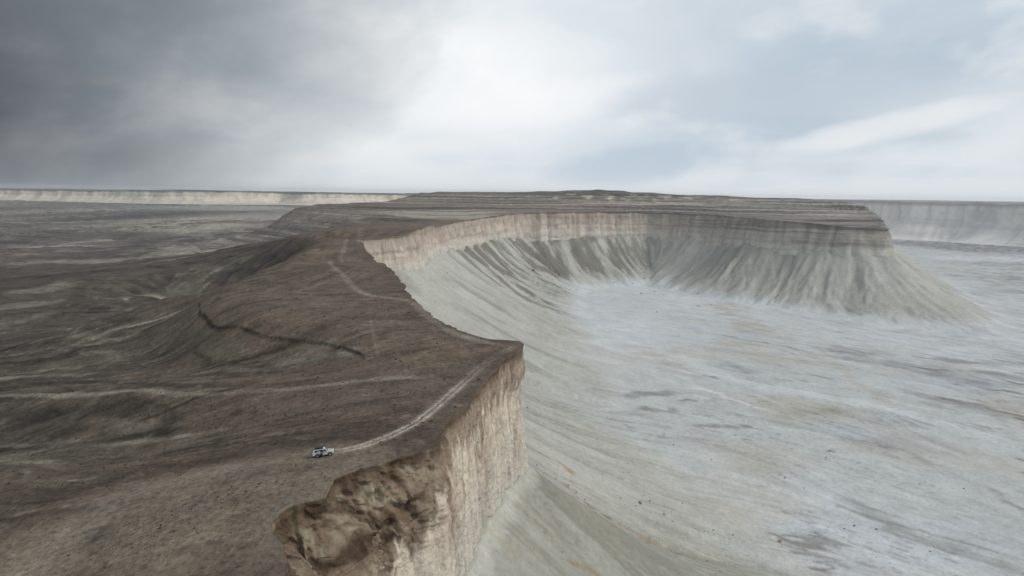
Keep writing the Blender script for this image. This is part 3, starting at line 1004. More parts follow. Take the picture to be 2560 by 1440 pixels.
    for i, (pts, w, s, twin) in enumerate(TRACKS):
        xs = [p[0] for p in pts]
        ys = [p[1] for p in pts]
        m = w * 4 + 4
        k = np.nonzero((x > min(xs) - m) & (x < max(xs) + m) & (y > min(ys) - m) & (y < max(ys) + m))[0]
        if not len(k):
            continue
        dd, sd, al, L = poly_dist(x[k], y[k], pts)
        if twin:
            mk = (1 - sst(np.abs(dd - 0.85), 0.22, 0.62)) + 0.35 * (1 - sst(dd, 1.2, 3.0))
            mk = np.clip(mk, 0, 1) * (1 - .65 * sst(al, L * .45, L * .75))
        else:
            mk = (1 - sst(dd, w * 0.3 * (1 + .6 * wn[k]), w * 1.5 * (1 + .5 * wl[k]))) * sst(al, 0, 14) * (.8 + .2 * np.cos(al / 23.0))
        mk = mk * np.clip(.85 + .5 * wn[k] + .3 * wl[k], 0, 1)
        c[k] = mixc(c[k], C_TRACK, mk * s)
        if i < 4:
            nw = dd < w
            tr[k] = np.maximum(tr[k], nw)
            ti[k[nw]] = i
    c = C_BROWN * .92 * np.power(np.maximum(c, .004) / (C_BROWN * .92), 1.3)
    return c * (1 + 0.14 * fbm(x / 5, y / 5, 3, 112))[:, None], ti


def color_lower(x, y, z, info):
    _, s, dd, u, far, mid, rib, rib2, u2 = info
    n = len(x)
    tal = 1 - sst(s, 0.55, 0.98)
    s1, s2 = streaks(x, y)
    r = np.hypot(x, y)
    c = np.tile(C_FLOOR, (n, 1))
    c = mixc(c, C_BEIGE, sst(fbm(x / 150, y / 150, 4, 130), -.1, .45) * .6)
    c = mixc(c, lin(190, 194, 198), sst(fbm(x / 210 + 9, y / 170, 3, 131), 0, .5) * .6)
    c = mixc(c, C_FLOOR2, sst(s2, 0.1, 1.5) * 0.5)
    c = mixc(c, lin(166, 166, 164), sst(s1, 0.3, 2.0) * 0.35)
    c = mixc(c, lin(142, 141, 140), sst(s2 + .7 * s1, 1.2, 2.8) * 0.5)
    c = mixc(c, lin(206, 207, 205), sst(-s2, 0.5, 2.0) * 0.5)
    out = sst(u, NOSE_U + 40, NOSE_U + 300)
    fw = er_get(ER_LOW, x, y, 'flow')
    pick = fbm(x / 260, y / 260, 3, 138)
    c = mixc(c, lin(146, 143, 138), sst(fw, .7, 2.0) * sst(pick, -.25, .15) * .75)
    c = mixc(c, lin(214, 213, 208), sst(fw, .5, 1.9) * sst(-pick, -.15, .2) * .85)
    # irregular damp clay patches out on the flats, mostly towards the open side
    mott = fbm(x / 75 + .6 * fw, y / 75, 5, 139, .62) + .35 * sst(x, 350, 900) - .25 * sst(y - x, 500, 1000)
    c = mixc(c, lin(150, 147, 143), sst(mott, .18, .5) * .55)
    c = mixc(c, lin(124, 119, 114), sst(mott + .25 * fw, .42, .8) * .6)
    # greenish-grey talus
    t = np.tile(C_TALUS, (n, 1))
    t = mixc(t, lin(186, 186, 178), sst(fbm(u / 40, dd / 120, 3, 133), -.1, .4) * .6)
    t = mixc(t, C_TALUS2, sst(s1 * .6 + s2 * .6 + 2.2 * (rib + .1), 0.3, 2.0) * 0.55)
    t = mixc(t, lin(130, 128, 121), sst(fw, .6, 2.2) * .45 * (.5 + .5 * far))
    # debris chutes in the head of the bowl
    uh = (u - NOTCH_U)
    head = sst(uh, 380, 560) * (1 - sst(uh, 1250, 1500))
    chute = fbm((u + 0.5 * dd * fbm(u / 150, u * 0 + 3, 2, 140)) / 34, dd / 130, 4, 134, .6)
    top = 1 - sst(dd, 60, 150)
    t = mixc(t, lin(110, 104, 95), head * sst(chute + .22 * top + 1.3 * rib, 0.16, 0.5) * 0.68)
    # warm debris below the near cliff
    near = 1 - sst(u, TIP_U + 20, TIP_U + 160)
    tong = fbm((u2 + 6 * fbm(u2 / 20, dd / 30, 2, 141)) / 17, dd / 90, 4, 135, .6)
    t = mixc(t, lin(176, 150, 122), near * sst(tong, 0.22, 0.5) * 0.7)
    t = mixc(t, lin(150, 132, 104), near * sst(-tong, 0.28, 0.55) * 0.55)
    t = mixc(t, lin(152, 150, 138), near * (.45 + .4 * sst(s1 + s2, -.5, 1.5)))
    t = mixc(t, lin(205, 203, 194), near * (1 - sst(dd + 3 * fbm(u / 5, dd / 6, 3, 142), 1, 6)) * .5)
    c = mixc(c, C_BEIGE, tal * 0)
    c = c + (t - c) * (tal * (1 - .0 * out))[:, None]
    # bright toe of the bowl talus
    toe = sst(s, .72, .95) * (1 - sst(dd - 0, 330, 520)) * sst(u, NOTCH_U + 100, NOTCH_U + 400)
    c = mixc(c, lin(204, 206, 206), toe * .6)
    wn = fbm(x / 26, y / 26, 4, 136)
    wl = s2
    for pts, w, st, col in FLOORS:
        xs = [p[0] for p in pts]
        ys = [p[1] for p in pts]
        m = w * 4 + 5
        k = np.nonzero((x > min(xs) - m) & (x < max(xs) + m) & (y > min(ys) - m) & (y < max(ys) + m))[0]
        if not len(k):
            continue
        d_, sd, al, L = poly_dist(x[k], y[k], pts)
        wk = w * np.clip(1 + .8 * wn[k] + .35 * wl[k], .15, 2.2)
        mk = 1 - sst(d_, wk * .35, wk * 1.25)
        fe = min(w * 1.5, L * .2)
        mk *= sst(al, 0, fe) * sst(L - al, 0, fe) * np.clip(.7 + .8 * wn[k] + .25 * wl[k], 0, 1)
        c[k] = mixc(c[k], col, mk * st)
    c = C_FLOOR * np.power(np.maximum(c, .01) / C_FLOOR, 1.35)
    return np.minimum(c, .66) * (1 + 0.07 * fbm(x / 7, y / 7, 3, 137) + 0.04 * s1)[:, None], tal


# ================================================================== materials
def ground_mat(name, sc, bump, var, speck=0.0):
    m = bpy.data.materials.new(name)
    m.use_nodes = True
    h = G(m.node_tree)
    m.node_tree.nodes.clear()
    at = h.n('ShaderNodeAttribute')
    at.attribute_name = 'albedo'
    pos = h.n('ShaderNodeNewGeometry').outputs['Position']
    a = h.noise(pos, sc, 6, 0.62)
    b = h.noise(pos, sc * 0.13, 5, 0.55)
    k = h.m('ADD', h.m('MULTIPLY', h.m('SUBTRACT', a, .5), var), h.m('MULTIPLY', h.m('SUBTRACT', b, .5), var * .8))
    k = h.m('ADD', k, 1.0)
    if speck:
        sp = h.noise(pos, sc * 1.7, 3, .7)
        k = h.m('MULTIPLY', k, h.sm(sp, .52, .66, 1.0, 1.0 - speck))
        k = h.m('MULTIPLY', k, h.sm(sp, .30, .44, 1.0 + speck * .7, 1.0))
    col = h.v('SCALE', at.outputs['Color'], k)
    bs = h.n('ShaderNodeBsdfPrincipled')
    h.put(bs.inputs['Base Color'], col)
    bs.inputs['Roughness'].default_value = 0.95
    bs.inputs['Specular IOR Level'].default_value = 0.12
    bp = h.n('ShaderNodeBump')
    bp.inputs['Strength'].default_value = 0.8
    bp.inputs['Distance'].default_value = bump
    h.put(bp.inputs['Height'], h.m('ADD', h.noise(pos, sc * 1.6, 6, .65), h.m('MULTIPLY', b, 1.5)))
    h.put(bs.inputs['Normal'], bp.outputs[0])
    o = h.n('ShaderNodeOutputMaterial')
    h.put(o.inputs[0], bs.outputs[0])
    return m


M_UP = ground_mat('desert_ground', 0.6, 0.6, 1.5, .38)
M_LOW = ground_mat('chalk_ground', 0.30, 0.6, 0.55, .10)
M_ROCK = ground_mat('cliff_rock', 0.6, 1.2, 0.9, .2)
M_FAR = ground_mat('far_rock', 0.03, 4.0, 0.5)


def flat_mat(name, col, rough=.6, metal=0.0, var=.15, sc=3.0, coat=0.0):
    m = bpy.data.materials.new(name)
    m.use_nodes = True
    h = G(m.node_tree)
    bs = m.node_tree.nodes['Principled BSDF']
    tcn = h.n('ShaderNodeTexCoord').outputs['Object']
    nn = h.noise(tcn, sc, 4)
    h.put(bs.inputs['Base Color'], h.mix(nn, tuple(c * (1 - var) for c in col), tuple(min(1, c * (1 + var)) for c in col)))
    bs.inputs['Roughness'].default_value = rough
    bs.inputs['Metallic'].default_value = metal
    bs.inputs['Coat Weight'].default_value = coat
    return m


def make_mesh(name, V, F4, mat, col=None, smooth=True, nrm=None):
    me = bpy.data.meshes.new(name)
    nv, nf = len(V), len(F4)
    k = F4.shape[1]
    me.vertices.add(nv)
    me.vertices.foreach_set('co', np.ascontiguousarray(V, np.float32).ravel())
    me.loops.add(nf * k)
    me.loops.foreach_set('vertex_index', np.ascontiguousarray(F4, np.int32).ravel())
    me.polygons.add(nf)
    me.polygons.foreach_set('loop_start', np.arange(0, nf * k, k, dtype=np.int32))
    me.polygons.foreach_set('loop_total', np.full(nf, k, np.int32))
    me.polygons.foreach_set('use_smooth', np.full(nf, smooth, bool))
    me.update(calc_edges=True)
    if col is not None:
        at = me.attributes.new('albedo', 'FLOAT_COLOR', 'POINT')
        cc = np.ones((nv, 4), np.float32)
        cc[:, :3] = np.clip(col, 0.004, 0.85)
        at.data.foreach_set('color', cc.ravel())
    if nrm is not None:
        me.normals_split_custom_set_from_vertices(nrm.tolist())
    me.materials.append(mat)
    return me


def add(name, me, kind=None, label=None, cat=None, group=None, parent=None, loc=None):
    o = bpy.data.objects.new(name, me)
    COL.objects.link(o)
    if kind:
        o['kind'] = kind
    if label:
        o['label'] = label
    if cat:
        o['category'] = cat
    if group:
        o['group'] = group
    if parent:
        o.parent = parent
    if loc is not None:
        o.location = loc
    return o


def sub_object(name, V, F, C, N, keep, mat, **kw):
    f = F[keep]
    if not len(f):
        return None
    ids = np.unique(f)
    mp = np.full(len(V), -1)
    mp[ids] = np.arange(len(ids))
    me = make_mesh(name, V[ids], mp[f], mat, C[ids], True, N[ids])
    return add(name, me, **kw)


# ================================================================== the ground sheet
th = np.concatenate([np.arange(-180, -60, 4), np.arange(-60, -40, 1.0), np.arange(-40, 40, 0.125), np.arange(40, 60, 1.0), np.arange(60, 180, 4)])
th = np.radians(th)
rad = [6, 14, 24, 36, 48, 58, 66, 73]
r_ = 78.0
while r_ < 10500:
    rad.append(r_)
    r_ += max(0.55, r_ * (0.0052 if r_ < 850 or r_ > 2000 else 0.0030)) if r_ < 2600 else r_ * 0.012
rad = np.array(rad)
NT, NR = len(th), len(rad)
RR, TT = np.meshgrid(rad, th, indexing='ij')
X = (RR * np.sin(TT)).ravel()
Y = (RR * np.cos(TT)).ravel()
d_, u_, i_ = rim_query(X, Y)
print('grid', NT, NR, NT * NR, round(time.time() - T0, 1))
up = d_ < 0
Zg = np.zeros(len(X))
Zg[up] = upper(X[up], Y[up])
lo = ~up
inf = lower(X[lo], Y[lo], (d_[lo], u_[lo], i_[lo]))
Zg[lo] = inf[0]
# faces
ii, jj = np.meshgrid(np.arange(NR - 1), np.arange(NT), indexing='ij')
a = (ii * NT + jj).ravel()
b = (ii * NT + (jj + 1) % NT).ravel()
FG = np.stack([a, b, b + NT, a + NT], 1)[:, ::-1]
ups = up[FG].sum(1)
face_up = ups == 4
face_lo = ups == 0
V = np.stack([X, Y, Zg], 1)
# vertex normals per sheet
NV = np.zeros_like(V)
for sel in (face_up, face_lo):
    f = FG[sel]
    fn = np.cross(V[f[:, 2]] - V[f[:, 0]], V[f[:, 3]] - V[f[:, 1]])
    fn *= np.sign(fn[:, 2:3])
    for k in range(4):
        for ax in range(3):
            NV[:, ax] += np.bincount(f[:, k], fn[:, ax], len(V))
NV /= np.linalg.norm(NV, axis=1)[:, None] + 1e-9
FG_n = np.cross(V[FG[:, 2]] - V[FG[:, 0]], V[FG[:, 3]] - V[FG[:, 1]])
if np.median(FG_n[:, 2]) < 0:
    FG = FG[:, ::-1]
slope_v = np.sqrt(np.maximum(0, 1 - NV[:, 2] ** 2)) / np.maximum(NV[:, 2], .05)
C = np.zeros((len(X), 3))
C[up], ti_up = color_upper(X[up], Y[up], Zg[up], d_[up], slope_v[up])
cl, tal_lo = color_lower(X[lo], Y[lo], Zg[lo], inf)
C[lo] = cl
TI = np.full(len(X), -1)
TI[up] = ti_up
TAL = np.zeros(len(X))
TAL[lo] = tal_lo
print('colours', round(time.time() - T0, 1))
fti = np.where((TI[FG] == TI[FG][:, :1]).all(1), TI[FG[:, 0]], -1)
zc_f = Zg[FG].mean(1)
rc_f = RR.ravel()[FG[:, 0]]
plain = face_up & (zc_f < -38)
sub_object('plateau', V, FG, C, NV, face_up & ~plain & (fti < 0), M_UP, kind='structure', label='dark brown stony top of the tableland and its upper slopes', cat='plateau')
sub_object('desert_plain', V, FG, C, NV, plain & (fti < 0), M_UP, kind='structure', label='low dark desert plain streaked with pale outcrops beyond the spur', cat='plain')
tl = ['twin wheel ruts running from the white car towards the cliff nose', 'wide pale dirt track along the ridge beyond the car',
      'winding dirt track that follows the cliff edge over the spur', 'faint narrow trail across the brown spur']
for i in range(4):
    sub_object('dirt_track', V, FG, C, NV, face_up & (fti == i), M_UP, kind='structure', label=tl[i], cat='track')
ftal = TAL[FG].mean(1)
sub_object('talus_slope', V, FG, C, NV, face_lo & (ftal > 0.5), M_LOW, kind='structure', label='greenish grey scree slope with ribs below the cliffs', cat='talus')
sub_object('valley_floor', V, FG, C, NV, face_lo & (ftal <= 0.5), M_LOW, kind='structure', label='white chalk valley floor with braided dry channels', cat='valley floor')
print('ground', round(time.time() - T0, 1))


# ================================================================== the cliff
def cliff_strip(i0, i1, nvert, label):
    idx = np.arange(i0, i1)
    P0, N0, uu = RC[idx], RN[idx], RU[idx]
    m = len(idx)
    r = np.hypot(P0[:, 0], P0[:, 1])
    cell = np.maximum(0.55, r * 0.0052)
    zr = upper(P0[:, 0].copy(), P0[:, 1].copy())
    P0 = P0.copy()
    wb, hb, zb, ln = P0[:, 3], P0[:, 4], P0[:, 5], P0[:, 6]
    rows, cols, tags = [], [], []
    # inland skirt
    for k in (2.6, 1.6, 0.9, 0.35):
        x = P0[:, 0] - N0[:, 0] * cell * k
        y = P0[:, 1] - N0[:, 1] * cell * k
        zz = upper(x.copy(), y.copy()) - (0.22 if k > 1 else (0.06 if k > .5 else 0.0)) * np.minimum(cell, 3)
        rows.append(np.stack([x, y, zz], 1))
        tags.append(np.full(m, -k))
    # face
    sc = SC[idx]                                      # feature size grows with the scale of the wall
    us = PH_C[idx]
    bench = (wb > 4.5) & (r < 300)
    bsm = sst(wb, 1.8, 5.5) * (r < 400)
    near = 1 - sst(r, 300, 700)
    for k in range(nvert + 1):
        t = k / nvert
        hb_f = hb / (zr - zb + 1e-6)
        # height: first the bench, then the wall
        z = zr + (zb - 4 - zr) * t
        below = zr - z
        tb = np.clip(below / hb, 0, 1)
        tw = np.clip((below - hb) / np.maximum(zr - zb - hb, 1), 0, 1.2)
        off = wb * (0.25 * tb + 0.75 * tb * tb * (3 - 2 * tb)) + ln * tw
        # relief: vertical flutes, blocks, ledges
        uz = us + 1.5 * fbm(us / 14, z / (20 * sc), 2, 200)
        fl = ridge(uz / 5.0, z / (60 * sc), 4, 201, .58) - .62
        fl2 = ridge(uz / 17, z / (90 * sc), 3, 204) - .62
        blk = fbm(us / 7, z / (7 * sc), 4, 202, .55)
        led = fbm(z / (2.6 * sc) + .4 * fbm(uu / 30, z / 30, 2, 206), us / 60, 3, 203)
        env = sst(below, 0.2, 3.0)
        amp = env * sc ** .75
        fl3 = ridge(uz / 2.0, z / (34 * sc), 3, 207, .6) - .62
        disp = (-2.4 * fl - 3.6 * fl2) * (1 - .55 * bsm * (1 - tw)) - 1.0 * fl3 + 0.35 * blk + 0.14 * np.tanh(3.5 * led) * (1 + 1.5 * (1 - near))
        ck = pn(uz / 3.4, z / (55 * sc), 208)
        disp = disp - 0.7 * np.exp(-(ck / .06) ** 2) * sst(tw, .0, .2)
        # eroded hollows and knobs of the rough bench
        kn = fbm(uu / 6.0, z / 4.2 + uu / 19, 5, 210, .66)
        hol = ridge(uu / 9.0 + .4 * kn, z / 6.5, 3, 211) - .55
        bz = bsm * (1 - sst(tw, 0.05, .45))
        rk_ = ridge(uu / 7.5 + .5 * kn, z / 8.0, 5, 214, .62) - .62
        disp = disp + bz * (2.6 * kn - 3.4 * np.clip(hol, -.1, 1) + 5.5 * rk_ + .8 * fbm(uu / 1.7, z / 1.5, 3, 213, .6))
        # tip: undercut below the caprock
        tipm = np.exp(-((uu - TIP_U) / 16) ** 2)
        disp = disp + tipm * (-1.2 * np.exp(-((below - 20) / 9) ** 2) + .9 * np.exp(-((below - 10) / 4) ** 2))
        off = off + disp * amp
        x = P0[:, 0] + N0[:, 0] * off
        y = P0[:, 1] + N0[:, 1] * off
        zj = z + env * (.5 * fbm(uu / 4, z / 4, 3, 212) * (1 + 1.2 * bz))
        rows.append(np.stack([x, y, zj], 1))
        tags.append(below)
    R_ = np.stack(rows)                               # rows x m x 3
    nrow = len(rows)
    Vc = R_.reshape(-1, 3)
    # colour
    x, y, z = Vc.T
    bl = np.stack(tags).ravel()
    uuu = np.tile(uu, nrow)
    rrr = np.tile(r, nrow)
    H = np.tile(zr - zb, nrow)
    bsu = np.tile(bsm, nrow)
    wbu = np.tile(wb, nrow)
    c = np.tile(C_CLIFF, (len(Vc), 1))
    far = sst(uuu, NOTCH_U - 60, NOTCH_U + 60)
    scu = np.tile(sc, nrow)
    usu = np.tile(us, nrow)
    c = mixc(c, C_PINK, sst(fbm(usu / 22, z / 40, 3, 220), -.15, .35) * (.5 + .4 * far))
    c = mixc(c, lin(222, 212, 198), sst(fbm(usu / 5, z / 50, 4, 221), .0, .5) * .6)
    v1 = fbm(usu / 2.2, z / (45 * scu), 4, 222, .6)
    c = mixc(c, lin(140, 116, 94), sst(v1, .12, .5) * .6)
    # rust streaks hanging from the rim
    hang = fbm(usu / 3.2, z / (60 * scu), 4, 223, .55)
    dep = (8 + 16 * (hang + .3) + 9 * bsu) * np.clip(scu, 1, 2.2)
    rust = 1 - sst(bl, dep * .72, dep)
    c = mixc(c, C_RUST, rust * (.62 + .2 * bsu) * (1 - .35 * far))
    c = mixc(c, C_CAP, (1 - sst(bl, 2 + 3 * hang, 4.5 + 8 * np.abs(hang))) * .8)
    kn = fbm(uuu / 6.5, z / 4.2 + uuu / 19, 4, 210, .58)
    c = mixc(c, lin(168, 156, 134), bsu * rust * sst(kn, .05, .35) * .85)
    c = mixc(c, lin(70, 54, 39), bsu * rust * sst(-kn, .0, .3) * .9)
    ckc = pn((usu + 1.5 * fbm(usu / 14, z / (20 * scu), 2, 200)) / 3.4, z / (55 * scu), 208)
    c = mixc(c, lin(112, 90, 70), np.exp(-(ckc / .06) ** 2) * .55)
    bed = fbm(z / (2.6 * scu), usu / 60, 3, 227)
    c = mixc(c, lin(168, 148, 126), sst(bed, .1, .4) * (.15 + .25 * far))
    c = mixc(c, lin(176, 163, 153), far * .4)
    # right end of the bowl: grey layered wall
    rt = sst(uuu + 60 * fbm(uuu / 60, z / 20, 3, 228), U_A, U_B)
    lay = fbm(z / 7 + .5 * fbm(x / 90, y / 90, 2, 225), uuu / 900, 3, 224)
    c = mixc(c, lin(162, 155, 145), rt * .95)
    c = mixc(c, lin(112, 103, 95), rt * sst(lay, .0, .3) * .8)
    c = mixc(c, lin(182, 173, 158), rt * sst(-lay, .08, .35) * .7)
    c = mixc(c, lin(104, 96, 89), rt * (1 - sst(bl, 6, 16)) * .55)
    # powdery foot of the wall
    c = mixc(c, lin(206, 202, 190), sst(bl / H + .15 * hang, .45, .95) * .6)
    c = c * (1 + .12 * fbm(uuu / 2.5, z / 2.5, 3, 226))[:, None]
    top = bl < 0.35
    cu, _ = color_upper(x[top], y[top], z[top], np.minimum(bl[top], 0) * 0.6, np.zeros(top.sum()))
    c[top] = cu
    a0, b0 = np.meshgrid(np.arange(nrow - 1), np.arange(m - 1), indexing='ij')
    q0 = (a0 * m + b0).ravel()
    Fc = np.stack([q0, q0 + m, q0 + m + 1, q0 + 1], 1)
    me = make_mesh('cliff', Vc, Fc, M_ROCK, c, True)
    return add('cliff', me, kind='structure', label=label, cat='cliff')


k_tip = int(np.searchsorted(RU, TIP_U + 14))
k_notch = int(np.searchsorted(RU, NOTCH_U))
k_nose = int(np.searchsorted(RU, NOSE_U + 60))
cliff_strip(0, k_tip + 1, 150, 'tan near cliff with brown eroded edge ending in an overhanging nose')
cliff_strip(k_tip, k_notch + 1, 40, 'cliff on the hidden bowl side of the spur')
cliff_strip(k_notch, k_nose + 1, 40, 'pinkish vertical cliff band round the head of the bowl')
cliff_strip(k_nose, len(RU), 26, 'cliff running back behind the far promontory')
print('cliff', round(time.time() - T0, 1))


# ================================================================== far mesas
def far_mesa(rimpts, zbase, cap, face_cols, seed, label, rough_amp, inland):
    p = np.array(rimpts, float)
    pts = np.array(smooth_poly([tuple(q) for q in p], 40))
    L = np.concatenate([[0], np.cumsum(np.linalg.norm(np.diff(pts[:, :2], axis=0), axis=1))])
    s = np.arange(0, L[-1], 12.0)
    q = np.stack([np.interp(s, L, pts[:, k]) for k in range(3)], 1)
    N = normals2(q[:, :2], 21)
    w = (fbm(s / 420, s * 0, 4, seed) * 1.6 + (ridge(s / 150, s * 0, 3, seed + 1) - .6) * 1.0) * rough_amp
    q[:, :2] += N * w[:, None]
    N = normals2(q[:, :2], 31)
    q[:, 2] += fbm(s / 500, s * 0 + 4, 4, seed + 9) * 16 + np.minimum(0, fbm(s / 90, s * 0, 3, seed + 10)) * 14
    m = len(s)
    rows, tg = [], []
    for off, dz in ((-inland, 6), (-inland * .4, 4), (-120, 1.5), (-30, 0.5)):
        rows.append(np.stack([q[:, 0] + N[:, 0] * off, q[:, 1] + N[:, 1] * off, q[:, 2] + dz + 0 * s], 1))
        tg.append(np.full(m, 0.0))
    n = 26
    H = q[:, 2] - zbase
    for k in range(n + 1):
        t = k / n
        cl = 0.42
        tc_ = min(t / cl, 1)
        tt = max(0, (t - cl) / (1 - cl))
        z = q[:, 2] - H * (.46 * tc_ + .56 * (1 - (1 - tt) ** 1.5))
        off = H * (.10 * tc_ + 1.25 * tt)
        rb = ridge((s + 30 * fbm(s / 90, s * 0 + t * 3, 2, seed + 5)) / 46, s * 0 + t * .8, 3, seed + 3) - .62
        rb2 = ridge(s / 160, s * 0 + t * .5, 3, seed + 4) - .62
        off = off - (rb * 26 + rb2 * 60) * (.35 + .9 * t) * (H / 200)
        rows.append(np.stack([q[:, 0] + N[:, 0] * off, q[:, 1] + N[:, 1] * off, z], 1))
        tg.append(np.full(m, t + .001))
    nr = len(rows)
    Vm = np.stack(rows).reshape(-1, 3)
    t = np.stack(tg).ravel()
    ss = np.tile(s, nr)
    c1, c2, c3 = face_cols
    c = np.tile(c1, (len(Vm), 1))
    c = mixc(c, c2, sst(fbm(ss / 60, t * 2, 4, seed + 7, .6), -.05, .45) * .7)
    c = mixc(c, c3, sst(t, .45, .9) * .75)
    c = mixc(c, c2, sst(fbm(t * 9, ss / 900, 3, seed + 8), .1, .4) * .45)
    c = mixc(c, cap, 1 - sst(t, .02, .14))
    a0, b0 = np.meshgrid(np.arange(nr - 1), np.arange(m - 1), indexing='ij')
    q0 = (a0 * m + b0).ravel()
    F = np.stack([q0, q0 + m, q0 + m + 1, q0 + 1], 1)
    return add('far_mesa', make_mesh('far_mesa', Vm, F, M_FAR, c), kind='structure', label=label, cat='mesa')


def fm(px, py, r):
    return pr(px, py, r)


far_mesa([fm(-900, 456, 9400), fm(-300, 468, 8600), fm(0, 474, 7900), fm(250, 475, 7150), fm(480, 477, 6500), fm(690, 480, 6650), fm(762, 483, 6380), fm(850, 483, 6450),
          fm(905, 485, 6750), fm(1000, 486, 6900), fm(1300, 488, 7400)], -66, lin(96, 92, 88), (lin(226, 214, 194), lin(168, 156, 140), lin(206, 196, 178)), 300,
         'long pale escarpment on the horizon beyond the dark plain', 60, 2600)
far_mesa([fm(1500, 498, 7500), fm(1800, 498, 6900), fm(2000, 500, 6400), fm(2200, 501, 6000), fm(2320, 506, 5750), fm(2450, 508, 5700), fm(2560, 512, 5550), fm(2900, 518, 5300), fm(3500, 531, 5000)],
         -222, lin(150, 146, 143), (lin(226, 220, 210), lin(176, 172, 168), lin(230, 226, 218)), 330,
         'hazy pale escarpment beyond the white flats behind the promontory', 70, 2600)

# ================================================================== boulders
M_BOULD = flat_mat('boulder_rock', tuple(lin(138, 126, 108)), .9, 0, .45, .8)
M_BOULD_L = flat_mat('pale_boulder_rock', tuple(lin(176, 164, 144)), .9, 0, .35, .8)


def rock_mesh(name, seed, mat):
    import bmesh
    bm = bmesh.new()
    bmesh.ops.create_icosphere(bm, subdivisions=2, radius=1.0)
    rr = random.Random(seed)
    cuts = []
    for _ in range(9):
        v = Vector((rr.uniform(-1, 1), rr.uniform(-1, 1), rr.uniform(-.7, 1))).normalized()
        cuts.append((v, rr.uniform(.55, .85)))
    for v in bm.verts:
        for nv, dd in cuts:
            e = v.co.dot(nv) - dd
            if e > 0:
                v.co -= nv * e * .92
        v.co *= 1 + rr.uniform(-.06, .06)
        v.co.z *= .78
    me = bpy.data.meshes.new(name)
    bm.to_mesh(me)
    bm.free()
    me.materials.append(mat)
    return me


ROCKS = [rock_mesh('boulder', s, M_BOULD) for s in range(5)]
rnd = random.Random(11)
SETS = [
    ('dark boulder on the scree directly below the near cliff nose', 'boulders below the cliff nose',
     [(1342, 1164, 9), (1390, 1198, 9), (1420, 1216, 12), (1357, 1184, 5), (1375, 1210, 6), (1327, 1056, 8), (1325, 1005, 6), (1317, 1020, 9), (1378, 1019, 6),
      (1440, 1232, 7), (1405, 1208, 6), (1462, 1250, 7), (1490, 1282, 6), (1525, 1298, 8), (1345, 1000, 4), (1336, 1040, 5), (1360, 1095, 5), (1430, 1190, 5)]),
    ('brown boulder lying out on the lower apron of pale scree', 'boulders on the lower apron',
     [(1660, 1287, 12), (1681, 1306, 12), (1601, 1259, 13), (1783, 1326, 8), (1833, 1338, 7), (1739, 1324, 6), (1636, 1312, 7), (1707, 1259, 6), (1684, 1113, 7),
      (1779, 1150, 6), (1551, 1247, 9), (1625, 1252, 8), (1590, 1266, 7), (1560, 1262, 6), (1770, 1404, 8), (1690, 1395, 6), (1800, 1430, 7), (1840, 1412, 7),
      (1870, 1390, 5), (1720, 1345, 5), (1655, 1330, 5), (1770, 1330, 6), (1610, 1240, 6)]),
    ('single boulder standing on the open white valley floor', 'boulders on the valley floor',
     [(1949, 1355, 12), (2191, 1324, 9), (2136, 1315, 8), (1962, 1195, 9), (2325, 1379, 7), (2110, 1322, 6), (2075, 1128, 8), (2410, 1222, 6), (2065, 1145, 7),
      (2300, 1210, 5), (2010, 1220, 5)]),
    ('dark boulder at the foot of the scree in the head of the bowl', 'boulders in the bowl',
     [(1366, 714, 8), (1355, 724, 6), (1375, 730, 6), (1324, 744, 6), (1229, 765, 5), (1610, 707, 7), (1582, 711, 5), (1603, 734, 7), (1635, 730, 7), (1647, 722, 5),
      (1535, 714, 5), (1746, 717, 8), (1560, 722, 4), (1480, 716, 4), (1440, 722, 5), (1700, 722, 5), (1660, 738, 4), (1415, 735, 5), (1820, 728, 4), (1780, 716, 5)]),
    ('dark block stuck high on the bowl scree below the pink cliff', 'blocks on the bowl scree',
     [(1118, 680, 6), (1185, 639, 5), (1334, 670, 10), (1647, 670, 7), (1751, 666, 6), (1340, 682, 6), (1250, 690, 4), (1465, 690, 5), (1395, 695, 5)]),
]
for label, grp, lst in SETS:
    big = max(lst, key=lambda t: t[2])
    for px, py, s in lst:
        x, y, z = hit(px, py, True)
        dist = math.sqrt(x * x + y * y + (CAMZ - z) ** 2)
        R = max(0.4, 0.34 * s * dist / FPX)
        is_big = (px, py, s) == big
        o = add('boulder', rnd.choice(ROCKS), label=('largest ' if is_big else 'smaller ') + label, cat='boulder', group=grp, loc=(x, y, z + R * .32))
        k = 1.25 if is_big else 1.0
        o.scale = (k * R * rnd.uniform(.9, 1.25), k * R * rnd.uniform(.8, 1.1), k * R * rnd.uniform(.8, 1.15))
        o.rotation_euler = (rnd.uniform(-.2, .2), rnd.uniform(-.2, .2), rnd.uniform(0, 6.28))


